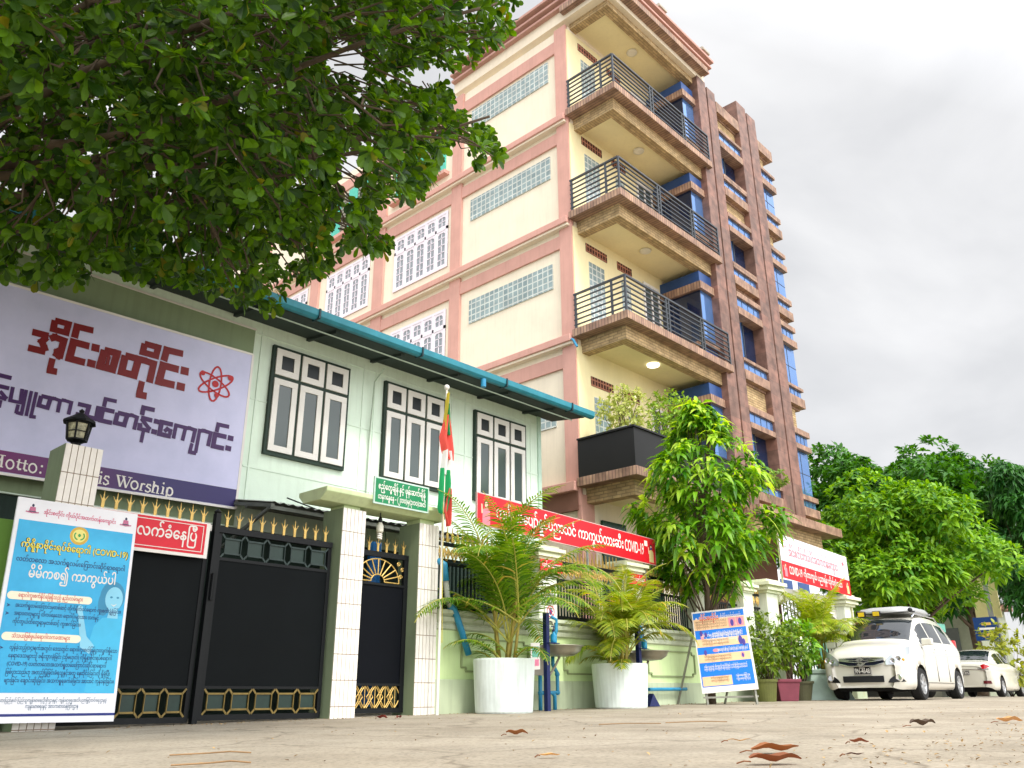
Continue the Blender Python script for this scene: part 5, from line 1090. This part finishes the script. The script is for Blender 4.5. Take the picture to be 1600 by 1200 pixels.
# ---------------------------------------------------------------- trees along the street beyond
def street_tree(x,y,zc,rx,ry,rz,n,L,W,prof,cols,seed,label,trunk_h=None,spread=(.4,1.35),droop=.45,blobs=34,bs=.34,trunk=(0,0),nl=(7,10)):
    r=random.Random(seed); gz=ground_z(x); t=thing('street_tree',label,'tree',(x,y,gz)); tk=MB(); P=limb(tk,r,(x,y,gz-.1),(x+trunk[0],y+trunk[1],zc-rz*.25),.16*rx/3,.09*rx/3,8,.06); tk.build('trunk',m_bark,t,smooth=True)
    lb=MB(); b=MB(); C=[]
    for k in range(blobs):
        d=rdir(r); d.z=d.z*.9+.12; q=r.uniform(.45,.95); C.append((Vector((x+trunk[0]+d.x*rx*q,y+trunk[1]+d.y*ry*q,zc+d.z*rz*q)),r.uniform(.7,1.25)*bs*rx))
        limb(lb,r,P[r.randint(4,8)],C[-1][0],.05*rx/3,.012,6,.12)
    for k in range(n):
        c,R=C[k%blobs]; d=rdir(r); p=c+Vector((d.x*R,d.y*R,d.z*R*.62))
        rosette(b,r,p,d*.6+Vector((0,0,.55)),r.randint(*nl),L,W,prof,spread,droop,.3)
    lb.build('branches',m_bark,t); b.build('crown',leafmat('tree_leaf_'+str(seed),cols[0],cols[1],.45,.3),t); return t
street_tree(26.6,8.9,4.25,3.1,3.0,2.35,2700,.31,.10,OVAL,('#34700f','#8cb828'),51,'bright green whorled tree standing above the two white cars',trunk=(.2,.2),blobs=42,bs=.26)
street_tree(41.5,14.6,8.1,5.9,5.3,3.6,3600,.42,.16,OVAL,('#205410','#4d8420'),52,'tall spreading tree behind the bright green tree',blobs=60,bs=.22)
street_tree(47,13.0,7.6,5.2,4.6,4.4,2600,.44,.17,OVAL,('#18481a','#39722c'),53,'dark green tall tree at the end of the street',blobs=46,bs=.26,droop=.8)
street_tree(39.5,7.6,5.4,1.9,1.9,4.6,1300,.36,.13,OVAL,('#1a4d1a','#437a30'),54,'vine hung dark green tree at the right edge of the street',blobs=34,bs=.34,droop=.9)
shrub(34.5,8.6,.25,.9,1.2,120,.22,.10,OVAL,('#6a7a22','#a0a43a'),61,'yellow green bush beyond the white saloon car','street_bush',.2)
shrub(25.0,10.2,1.6,.8,.6,110,.2,.11,OVAL,('#5a9a1e','#9cc63a'),62,'light green bush behind the entrance pier and the white car','street_bush',.3)
# ---------------------------------------------------------------- things beyond the cars
t=thing('teal_gatehouse','teal painted gate wall with dark opening beyond the white saloon','building',(36,13,.2)); MB().box(35.5,36.0,11.0,16,.2,2.6).build('wall',mat('teal_wall','#6fb0a0',.7,.1,2,streak=.1),t); MB().box(35.4,35.5,11.6,14.6,.2,2.3).build('opening',m_black,t); MB().box(35.2,36.2,10.9,11.8,2.6,2.9).build('cap',mat('teal_wall','#6fb0a0',.7,.1),t)
t=thing('globe_lamp','round white globe lamp on a flat post beyond the white saloon','lamp',(33.2,10.7,.2)); MB().box(32.9,33.5,10.4,11.0,.2,2.0).build('post',mat('lamp_post_stone','#8d9088',.8,.1),t); MB().box(32.7,33.7,10.2,11.2,2.0,2.08).build('slab',m_metal,t); b=MB(); b.ball((33.2,10.7,2.36),.24,18,12); b.build('globe',mat('globe_cream','#efe6b8',.3,.03),t,smooth=True)
t=thing('direction_sign','blue direction sign with yellow arrow on a grey post at the end of the street','sign',(38.5,10.0,.2)); MB().box(38.4,38.55,9.7,9.85,.2,4.6).build('post',m_metal,t)
F=Frame((38.35,10.45,2.35),(0,-1,0),(0,0,1)); F.u*=.58; F.v*=.75; b=MB(); F.slab(b,0,0,1.5,1.2,-.05,0); b.build('panel',mat('road_sign_blue','#123a72',.4,.1),t); b=MB(); F.pol(b,[(.35,.28),(.62,.46),(.62,.36),(1.3,.36),(1.3,.2),(.62,.2),(.62,.1)],.004); F.rect(b,.5,.78,1.1,.92,.004); b.build('arrow',mat('sign_yellow','#dcb658',.5,.05),t); b=MB(); F.rect(b,.3,.55,1.3,.66,.004); b.build('text_bar',m_white,t)
t=thing('yellow_billboard','pale yellow board on a post above the blue direction sign','sign',(41,10.4,.2)); MB().box(41,41.2,10.2,10.4,.2,3.5).build('post',m_metal,t); MB().box(40.95,41.05,10.0,11.0,3.4,5.2).build('board',mat('pale_yellow_board','#e3dc9a',.6,.05),t)
t=thing('distant_block','pale distant apartment block with blue windows beyond the trees','building',(60,32,.2)); MB().box(58,70,30,40,.2,9.5).build('wall',mat('pale_block','#d6dade',.8,.06),t)
for k in range(3): MB().box(57.95,58.05,31.0+2.6*k,33.0+2.6*k,7.6,8.8).build('window',m_bluepanel,t)
for k in range(3): MB().box(59+3*k,61+3*k,29.95,30.05,7.6,8.8).build('window',m_bluepanel,t)
t=thing('far_house','cream house wall glimpsed between the leaves beyond the saloon','building',(52,17,.2)); MB().box(52,58,14,20,.2,5.0).build('wall',mat('far_cream','#8f957f',.8,.06),t); MB().box(51.6,58.4,13.6,20.4,5.0,5.3).build('roof',m_brown,t); MB().box(51.95,52.05,15,16.4,2.2,3.8).build('window',m_pane,t)
# ---------------------------------------------------------------- fallen leaves and twigs
def fallen(x,y,L,rot,label,seed,c,curl=.45,W=.42):
    r=random.Random(seed); gz=ground_z(x); b=MB(); n=9
    for i in range(n):
        t=i/(n-1); hw=L*W*.5*math.sin(math.pi*(.06+.9*t))**.8; zc=.012+curl*.10*L*math.sin(t*5+seed)**2+.06*L*abs(t-.5)
        for s_ in (-1,-.5,0,.5,1): b.v.append((L*(t-.5),s_*hw,zc+curl*abs(s_)**2*hw*.9))
    b.f=[(i*5+k,i*5+k+1,(i+1)*5+k+1,(i+1)*5+k) for i in range(n-1) for k in range(4)]
    t=thing('fallen_leaf',label,'leaf',(0,0,0),'fallen leaves on the road'); b.build('blade',leafmat('dry_leaf_'+c[1:],c,c,.6,.15),t,smooth=True); s=MB(); s.tube([(-L*.48,0,.014),(-L*.6,.04*L,.016),(-L*.72,.12*L,.006)],.003,5); s.build('stalk',mat('leaf_stalk','#7a4a28',.7,.1),t)
    t.location=(x,y,gz); t.rotation_euler=(0,0,rot)
A_=R_(-46.7)
fallen(4.62,4.32,.155,A_,'rolled brown leaf lying left of centre on the road below the first tub',1,'#8a5a35',.9)
fallen(3.30,2.87,.10,A_+.2,'small yellowish leaf at the lower edge below the first tub',2,'#c99a5e')
fallen(4.12,2.12,.235,A_+.05,'large curled orange brown leaf in the road foreground',3,'#8a5630',.6)
fallen(3.57,1.84,.225,A_+.1,'second curled orange brown leaf nearest the camera',4,'#7d4a2c',.6)
fallen(4.95,2.04,.10,A_-.3,'small dark curled leaf right of the orange leaf',5,'#7d4a30',.9)
fallen(4.1,1.72,.09,A_,'thin dark leaf at the lower right of the road',6,'#4f3326',.6,.25)
fallen(7.1,2.42,.23,A_+.3,'dark folded leaf far right on the road towards the cars',7,'#4a3a2c',1.0,.3)
fallen(6.45,8.15,.14,A_-.4,'pair of dark red leaves at the foot of the narrow gate',8,'#6b2d22',1.0)
fallen(6.62,8.05,.11,A_+1.2,'small red brown leaf just right of the narrow gate foot',9,'#6b2d22',1.0)
fallen(4.75,2.66,.15,A_+.1,'thin straw coloured leaf left of the large orange leaf',10,'#b08a58',.5,.16)
fallen(8.0,2.05,.2,A_,'tan leaf at the right edge of the road',11,'#b98d5c',.8)
def twig(P,label,rad=.004):
    t=tag(MB().tube([(x,y,ground_z(x)+z) for x,y,z in P],rad,5).build('twig',mat('dry_twig','#8d6f4c',.8,.15),None),label,'twig','twigs on the road')
twig([(2.25,4.62,.01),(2.42,4.55,.012),(2.5,4.44,.02),(2.6,4.4,.01)],'curved twig on the road below the wide gates',.004)
twig([(1.95,3.98,.01),(2.1,3.92,.012),(2.17,3.84,.02),(2.25,3.8,.01)],'second curved twig nearer the camera below the wide gates',.004)
twig([(6.3,4.9,.008),(6.5,4.75,.012),(6.75,4.55,.006)],'straight thin twig in the middle of the road')
twig([(6.9,4.6,.006),(7.2,4.4,.01),(7.3,4.2,.006)],'thin bent twig further along the middle of the road')
# gravel and leaf crumbs along the right side of the road
r=random.Random(77); b=MB()
for k in range(1300):
    x=r.uniform(3.2,12); y=r.uniform(.6,1.6)+.05*x+r.gauss(0,.25)
    if r.random()<.25: x=r.uniform(2,14); y=r.uniform(2,8.3)
    if k%3==0: x=r.uniform(3.5,17); y=8.9-abs(r.gauss(0,.18))
    s_=r.uniform(.004,.012); z=ground_z(x); leaf(b,(x,y,z+.003),(r.uniform(-1,1),r.uniform(-1,1),.25),(0,0,1),s_*2.5,s_*1.6,OVAL,.1,.4)
tag(b.build('leaf_litter',leafmat('litter','#6b5234','#b99a68',.8,.05),None),'scattered brown crumbs of leaves and grit on the concrete road','litter',kind='stuff')
# ---------------------------------------------------------------- cars
m_carw=mat('pearl_white_car_paint','#cfccc1',.22,.015,2,spec=.6,coat=.6)
m_carb=mat('black_car_plastic','#121419',.5,.1); m_tyre=mat('tyre_rubber','#1b1b1c',.85,.15,12); m_chrome=mat('chrome_trim','#c9cbd0',.12,.03,spec=.8,metal=.9)
m_cglass=glassmat('tinted_car_glass','#1d2429',.03,1.0); m_rim=mat('alloy_rim','#b9bbbd',.3,.06,metal=.7); m_lampg=glassmat('headlamp_glass','#a9afb2',.06,.9,.55)
m_red=mat('tail_lamp_red','#b5141f',.15,.08,spec=.8); m_plate=mat('plate_black','#0f1012',.4,.05)
def cat(P,t):     # Catmull-Rom through tuples, t in [0,len-1]
    n=len(P)-1; i=min(n-1,max(0,int(t))); f=t-i; p1=P[i];p2=P[i+1];p0=P[max(0,i-1)];p3=P[min(n,i+2)]
    return [.5*(2*b+(c-a)*f+(2*a-5*b+4*c-d)*f*f+(3*b-a-3*c+d)*f**3) for a,b,c,d in zip(p0,p1,p2,p3)]
def car_body(root,ST,wheels,side_win,screen_a,rear_a,R,paint):
    A=[s[0] for s in ST]; NU,NV=110,36
    def at(u): return cat(ST,u*(len(ST)-1))
    def profile(S):
        a,zb,zl,zt,ws,wb,wt=S
        return [(ws*.93,zb),(ws,zb+.09),(wb*.995,zb+(zl-zb)*.45),(wb,zb+(zl-zb)*.75),(wb*.985,zl),(wt+(wb-wt)*.12,zt-.07*min(1,(zt-zl)/.3)-.012),(wt*.90,zt-.01),(wt*.5,zt+.018),(0,zt+.028)]
    pts=[]
    for i in range(NU+1):
        S=at(i/NU); Q=profile(S)
        pts.append([(S[0],)+tuple(cat(Q,j/NV*(len(Q)-1))) for j in range(NV+1)])
    # mirrored grid, columns -NV..NV
    V=[]; idx={}
    def vid(i,j,s):
        if j==NV: s=1
        k=(i,j,s)
        if k not in idx:
            a,b,z=pts[i][j]
            if j<NV*.5:
                for wa in wheels:
                    d=math.hypot(a-wa,z-.30)
                    if abs(d-R)<.05: a=wa+(a-wa)*R/d; z=.30+(z-.30)*R/d
            idx[k]=len(V); V.append((a,s*b,z))
        return idx[k]
    F={'body':[],'window':[],'windscreen':[],'rear_window':[]}
    for i in range(NU):
        for j in range(NV):
            a=(pts[i][j][0]+pts[i+1][j+1][0])/2; z=(pts[i][j][2]+pts[i+1][j+1][2])/2; v=(j+.5)/NV*8
            if v<4 and any(math.hypot(a-wa,z-.30)<R-.012 for wa in wheels): continue
            part='body'
            if 4.15<v<4.95 and any(x0+(.28 if q==0 else .0)*(v-4.15)/.8<a<x1-(.22 if q==len(side_win)-1 else 0)*(v-4.15)/.8 for q,(x0,x1) in enumerate(side_win)): part='window'
            elif v>5.35 and screen_a[0]<a<screen_a[1]: part='windscreen'
            elif v>5.35 and rear_a[0]<a<rear_a[1]: part='rear_window'
            for s in (-1,1):
                f=[vid(i,j,s),vid(i+1,j,s),vid(i+1,j+1,s),vid(i,j+1,s)]
                if s<0: f=f[::-1]
                F[part].append(tuple(f))
    for e in (0,NU):
        ring=[vid(e,j,1) for j in range(NV+1)]+[vid(e,j,-1) for j in range(NV-1,-1,-1)]
        cy=sum(V[q][2] for q in ring)/len(ring); prev=ring; N_=len(ring)
        for sc_ in (.85,.65,.4,.15):
            cur=[]
            for q in ring:
                a,b,z=V[q]; cur.append(len(V)); V.append((a+(.03 if e else -.03)*(1-sc_*sc_),b*sc_,cy+(z-cy)*sc_))
            for k in range(N_-1):
                f=(prev[k],prev[k+1],cur[k+1],cur[k]); F['body'].append(f if e else f[::-1])
            f=(prev[-1],prev[0],cur[0],cur[-1]); F['body'].append(f if e else f[::-1]); prev=cur
        F['body'].append(tuple(prev if e else prev[::-1]))
    for part,fs in F.items():
        used=sorted({q for f in fs for q in f}); mp={q:i for i,q in enumerate(used)}
        if part=='window':
            for s in (-1,1):
                for x0,x1 in side_win:
                    ff=[f for f in fs if all(V[q][1]*s>0 for q in f) and x0<=sum(V[q][0] for q in f)/4<=x1]
                    us=sorted({q for f in ff for q in f}); m2={q:i for i,q in enumerate(us)}; b=MB(); b.v=[V[q] for q in us]; b.f=[tuple(m2[q] for q in f) for f in ff]; b.build('side_window',m_cglass,root,smooth=True)
        else:
            b=MB(); b.v=[V[q] for q in used]; b.f=[tuple(mp[q] for q in f) for f in fs]; o=b.build(part,paint if part=='body' else m_cglass,root,smooth=True)
    return pts
def wheel(root,a,b,side,R=.305):
    c=(a,b,R); y=side
    t=MB(); t.lathe(c,[(R*.62,-.10),(R*.93,-.105),(R,-.07),(R,.07),(R*.93,.105),(R*.64,.10),(R*.64,-.05),(.0,-.05)],32,(0,y,0)); w=t.build('wheel',m_tyre,root,smooth=False)
    r=MB(); r.lathe(c,[(R*.63,.085),(R*.66,.10),(R*.60,.10),(R*.56,.07)],32,(0,y,0),caps=False); r.lathe(c,[(.0,.095),(.045,.095),(.06,.08)],14,(0,y,0),caps=False)
    for k in range(7):
        q=2*math.pi*k/7; d=Vector((math.cos(q),0,math.sin(q))); r.bar(Vector(c)+d*.04+Vector((0,y*.08,0)),Vector(c)+d*R*.61+Vector((0,y*.085,0)),.055,.02,up=(0,1,0))
    r.build('rim',m_rim,w)
def strip(b,lo,hi):     # quads between two edges of equal length
    k=len(b.v); n=len(lo); b.v+=[tuple(p) for p in lo]+[tuple(p) for p in hi]; b.f+=[(k+i,k+i+1,k+n+i+1,k+n+i) for i in range(n-1)]
def plate_txt(root,P,w_,h,s1,s2,u):
    F=Frame(P,u,(0,0,1)); b=MB(); F.slab(b,0,0,w_,h,-.012,.0); pl=b.build('number_plate',m_plate,root)
    b=MB(); F.txt(b,s2,.025,.03,w_-.05,h*.80,.008,.002); F.txt(b,s1,w_*.34,h*.70,w_*.32,h*.30,.012,.002); F.line(b,[(.006,.006),(w_-.006,.006),(w_-.006,h-.006),(.006,h-.006),(.006,.006)],.006,.002); b.build('plate_lettering',m_white,pl)
def fxz(b,z):
    b=abs(b); X=[(0,0),(.45,.0),(.62,.03),(.74,.08),(.82,.2),(.86,.45)]; x=0
    for (b0,x0),(b1,x1) in zip(X,X[1:]):
        if b0<=b<=b1: x=x0+(x1-x0)*(b-b0)/(b1-b0)
    if b>.86: x=.45
    zz=max(0,z-.70); return x+zz*zz*2.2-.034*max(0,1-(b/.62)**2)-.016
mpv=thing('parked_car','white people carrier facing the camera with a roof box and yellow roof lamps','car',(0,0,0))
ST=[(0.0,.235,.66,.76,.57,.62,.44),(.05,.20,.70,.85,.70,.74,.55),(.18,.20,.78,.95,.81,.82,.62),(.45,.20,.90,1.04,.845,.86,.66),(.92,.20,1.0,1.15,.85,.87,.69),(1.30,.20,1.02,1.40,.85,.87,.66),(1.72,.20,1.03,1.62,.85,.87,.62),(2.3,.20,1.04,1.70,.85,.87,.63),(3.2,.20,1.05,1.69,.85,.87,.62),(3.85,.20,1.07,1.62,.85,.865,.60),(4.10,.22,1.07,1.44,.83,.84,.60),(4.22,.24,1.0,1.12,.80,.81,.60),(4.27,.30,.88,.95,.70,.72,.55)]
car_body(mpv,ST,(.86,3.60),((1.22,1.98),(2.06,2.86),(2.94,3.72)),(1.0,1.70),(3.95,4.18),.375,m_carw)
MB().box(.55,4.0,-.72,.72,.17,.6).build('underbody',m_carb,mpv)
for a in (.86,3.60):
    for s in (-1,1): wheel(mpv,a,s*.765,s)
n=17; bs=[-.44+.88*i/(n-1) for i in range(n)]
def edge(f,lift=.0): return [(fxz(b,f(b))-lift,b,f(b)) for b in bs]
lo=lambda b:.645+.05*max(0,abs(b)-.25)/.19; hi=lambda b:.80-.015*(abs(b)/.44)
g=MB(); strip(g,edge(lo,.012),edge(hi,.012)); gr=g.build('grille',mat('grille_navy','#10182b',.3,.1),mpv)
g=MB()
for f,wd in ((hi,.022),(lo,.012),(lambda b:.70+.05*(abs(b)/.44),.014),(lambda b:.745+.02*(abs(b)/.44),.012)):
    E=edge(f,.022); 
    for i in range(n-1): g.bar(E[i],E[i+1],.018,wd)
g.build('chrome_bar',m_chrome,gr)
F=Frame((-.085,.10,.64),(0,-1,0),(0,0,1)); g=MB()
def em(P): g.prism([F.p(x,y) for x,y in P],(-.014,0,0))
em([(.20,.115),(.10,.175),(.0,.105),(.04,.08),(.10,.125),(.135,.10),(.175,.128)]); em([(.04,.08),(.0,.105),(.16,.075),(.20,.05)][::-1]); em([(.0,.04),(.10,-.02),(.20,.05),(.16,.075),(.10,.03),(.065,.055),(.025,.027)])
g.build('maker_emblem',m_chrome,gr)
plate_txt(mpv,(-.045,.17,.475),.34,.165,'SGG','9N-4648',(0,-1,0))
g=MB(); bs=[-.40+.80*i/(n-1) for i in range(n)]; strip(g,edge(lambda b:.335,.008),edge(lambda b:.455-.0*b,.008)); lg=g.build('lower_grille',m_carb,mpv)
for s in (-1,1):
    m=11
    B=[.455+.385*i/(m-1) for i in range(m)]
    low=[(fxz(b,.64)-.014,s*b,.655+.05*((b-.455)/.385)**2) for b in B]; top=[(fxz(b,.84+.10*(b-.455)/.385)-.016,s*b,.735+.27*((b-.455)/.385)**.75) for b in B]
    g=MB(); strip(g,low if s<0 else top,top if s<0 else low); h=g.build('headlight',m_lampg,mpv,smooth=True)
    g=MB(); 
    for bb,zz,r in ((.60,.735,.045),(.70,.77,.05)): g.lathe((fxz(bb,zz)-.018,s*bb,zz),[(.0,.0),(r*.7,.004),(r,.012),(r*.9,.0)],16,(-1,0,0),caps=False)
    g.build('reflector',m_chrome,h); g=MB(); g.ball((fxz(.77,.75)-.01,s*.77,.75),.03,10,8); g.build('indicator',mat('amber_lamp','#d99a3a',.2,.05),h)
    B=[.47+.33*i/(m-1) for i in range(m)]
    low=[(fxz(b,.4)-.010,s*b,.325+.02*(i/10)) for i,b in enumerate(B)]; top=[(fxz(b,.45)-.010,s*b,.34+.20*(i/10)**.6) for i,b in enumerate(B)]
    g=MB(); strip(g,low if s<0 else top,top if s<0 else low); fg=g.build('fog_bezel',m_carb,mpv); g=MB(); x=fxz(.68,.43)-.03
    g.lathe((x,s*.67,.425),[(.0,.0),(.04,.0),(.052,.012),(.06,.0)],18,(-1,-s*.25,0),caps=False); g.build('fog_lamp',m_chrome,fg)
    g=MB(); g.box(1.10,1.22,s*.985-.105,s*.985+.105,1.05,1.19); g.bar((1.2,s*.85,1.06),(1.2,s*.92,1.08),.05); g.build('wing_mirror',m_carw,mpv,bevel=.04)
    for a in (1.95,2.85): g=MB(); g.box(a-.1,a+.06,s*.872-.012,s*.872+.012,.93,.955); g.build('door_handle',m_carw,mpv,bevel=.006)
    g=MB()
    for a in (1.14,2.02,2.90): g.box(a-.004,a+.004,s*.866-.006,s*.866+.006,.36,1.02)
    g.box(1.14,3.2,s*.862-.006,s*.862+.006,.33,.338); g.build('door_gap',m_carb,mpv)
    g=MB(); g.box(4.04,4.15,s*.735-.075,s*.735+.075,.98,1.28); g.build('tail_lamp',m_red,mpv,bevel=.03)
    g=MB(); g.tube([(1.75,s*.60,1.67),(1.95,s*.60,1.75),(3.4,s*.60,1.74),(3.6,s*.60,1.66)],.016,8); g.build('roof_rail',m_chrome,mpv,smooth=True)
g=MB(); g.tube([(1.0,.55,1.20),(1.12,.05,1.27)],.008,6); g.tube([(1.0,-.1,1.20),(1.12,-.6,1.26)],.008,6); g.build('wiper',m_carb,mpv)
for a in (2.0,3.1): MB().bar((a,-.62,1.80),(a,.62,1.80),.04,.03).build('roof_bar',m_chrome,mpv)
g=MB(); prof=[(-.55,1.78),(-.58,1.84),(-.52,1.91),(-.3,1.94),(.3,1.94),(.52,1.91),(.58,1.84),(.55,1.78)]
sect=[(1.72,.55,.35),(1.80,.9,.8),(2.1,1,1),(3.1,1,1),(3.35,.9,.75),(3.42,.6,.35)]
k=len(prof)
for a,sy,sz in sect: g.v+=[(a,y*sy,1.78+(z-1.78)*sz) for y,z in prof]
g.f=[(i*k+j,i*k+(j+1)%k,(i+1)*k+(j+1)%k,(i+1)*k+j)[::-1] for i in range(len(sect)-1) for j in range(k)]+[tuple(range(k)),tuple(range(5*k,6*k))[::-1]]
rb=g.build('roof_box',mat('silver_roof_box','#b4b6b6',.35,.06,metal=.3),mpv,smooth=True)
g=MB(); g.box(1.72,1.76,-.55,.55,1.77,1.785)
for y in (-.56,.56): g.ball((1.86,y,1.83),.05,10,8)
g.build('rack_fitting',m_carb,rb)
for y in (.10,.42): g=MB(); g.box(1.64,1.72,y-.08,y+.08,1.71,1.83); lp=g.build('roof_lamp',m_carb,mpv,bevel=.01); g=MB(); g.box(1.625,1.64,y-.065,y+.065,1.725,1.815); g.build('yellow_lens',mat('yellow_lens','#d6b52c',.2,.1,spec=.8),lp)
mpv.location=(17.6,6.98,ground_z(18.2)); mpv.rotation_euler=(0,0,.0515)
# white saloon seen from behind
sal=thing('parked_car','white saloon seen from behind, parked beyond the white people carrier','car',(0,0,0))
ST=[(0,.30,.80,.93,.60,.64,.5),(.06,.28,.86,1.01,.74,.78,.6),(.2,.22,.90,1.07,.82,.84,.64),(.5,.20,.93,1.11,.85,.865,.64),(.9,.2,.94,1.31,.85,.87,.60),(1.35,.2,.95,1.46,.85,.87,.56),(2.0,.2,.95,1.50,.85,.87,.57),(2.6,.2,.94,1.43,.85,.87,.56),(3.3,.2,.91,1.06,.85,.865,.62),(3.9,.2,.83,.96,.84,.85,.60),(4.35,.24,.70,.82,.74,.76,.5),(4.48,.32,.6,.68,.58,.6,.4)]
car_body(sal,ST,(.95,3.58),((.85,1.75),(1.83,2.75)),(2.68,3.22),(.55,1.28),.37,m_carw)
MB().box(.6,4.1,-.72,.72,.16,.6).build('underbody',m_carb,sal)
for a in (.95,3.58):
    for s in (-1,1): wheel(sal,a,s*.765,s)
for s in (-1,1):
    m=10; B=[.36+.47*i/(m-1) for i in range(m)]
    xb=lambda b:0 if b<.6 else (b-.6)*.42 if b<.74 else .06+(b-.74)*1.7
    lo_=[(xb(b)-.015,s*b,.80+.04*abs(i-4)/5) for i,b in enumerate(B)]; hi_=[(xb(b)+.02,s*b,.83+.17*math.sin(min(1,i/5)*1.57) - (.09*(i-5)/4 if i>5 else 0)) for i,b in enumerate(B)]
    g=MB(); strip(g,hi_ if s<0 else lo_,lo_ if s<0 else hi_); tl=g.build('tail_lamp',m_red,sal,smooth=True)
    g=MB(); strip(g,[(x-.008,y,z+.005) for x,y,z in (lo_[1:9])],[(x-.010,y,z+.045) for x,y,z in (lo_[1:9])]); g.build('clear_lens',m_lampg,tl)
    g=MB(); g.lathe((3.0,s*.97,1.0),[(.03,-.05),(.08,-.04),(.095,.0),(.07,.05),(.0,.06)],14,(1,0,0)); g.build('wing_mirror',m_carw,sal,smooth=True)
    g=MB(); B=[.52+.26*i/6 for i in range(7)]; strip(g,[(xb(b)-.02,s*b,.40) for b in B],[(xb(b)-.02,s*b,.49) for b in B]); g.build('reflector',mat('reflector_dark_red','#5b1018',.3,.1),sal)
    for a in (1.7,2.6): g=MB(); g.box(a-.1,a+.05,s*.872-.01,s*.872+.01,.86,.88); g.build('door_handle',m_carw,sal,bevel=.005)
plate_txt(sal,(-.035,.20,.66),.36,.15,'SGG','7H-5305',(0,-1,0))
g=MB(); g.box(-.03,.0,-.42,.42,.83,.85); g.build('boot_trim',m_chrome,sal)
sal.location=(31.0,9.0,ground_z(31)); sal.rotation_euler=(0,0,.034)
# motorcycle half hidden beneath the people carrier
mb_=thing('motorcycle','small black motorcycle parked behind the white people carrier, seen under it','motorcycle',(0,0,0))
for a in (0,1.22): wheel(mb_,a,0,-1,.29)
g=MB(); g.tube([(0,0,.29),(.2,0,.62),(.28,0,.98)],.03,8); g.tube([(.2,0,.62),(.6,0,.42),(1.22,0,.29)],.04,8); g.tube([(.28,-.3,1.02),(.26,0,.98),(.28,.3,1.02)],.015,6); g.build('frame',m_carb,mb_)
g=MB(); g.box(.38,.82,-.1,.1,.25,.55); g.build('engine',m_metal,mb_,bevel=.04); g=MB(); g.box(.55,1.25,-.12,.12,.70,.80); g.build('saddle',m_carb,mb_,bevel=.04); g=MB(); g.prism([(.15,-.12,.55),(.6,-.12,.55),(1.3,-.12,.72),(.6,-.12,.72),(.32,-.12,.95)],(0,.24,0)); g.build('fairing',mat('dark_blue_fairing','#16213f',.3,.1),mb_,bevel=.02)
mb_.location=(25.6,7.75,ground_z(26)); mb_.rotation_euler=(0,0,.9)
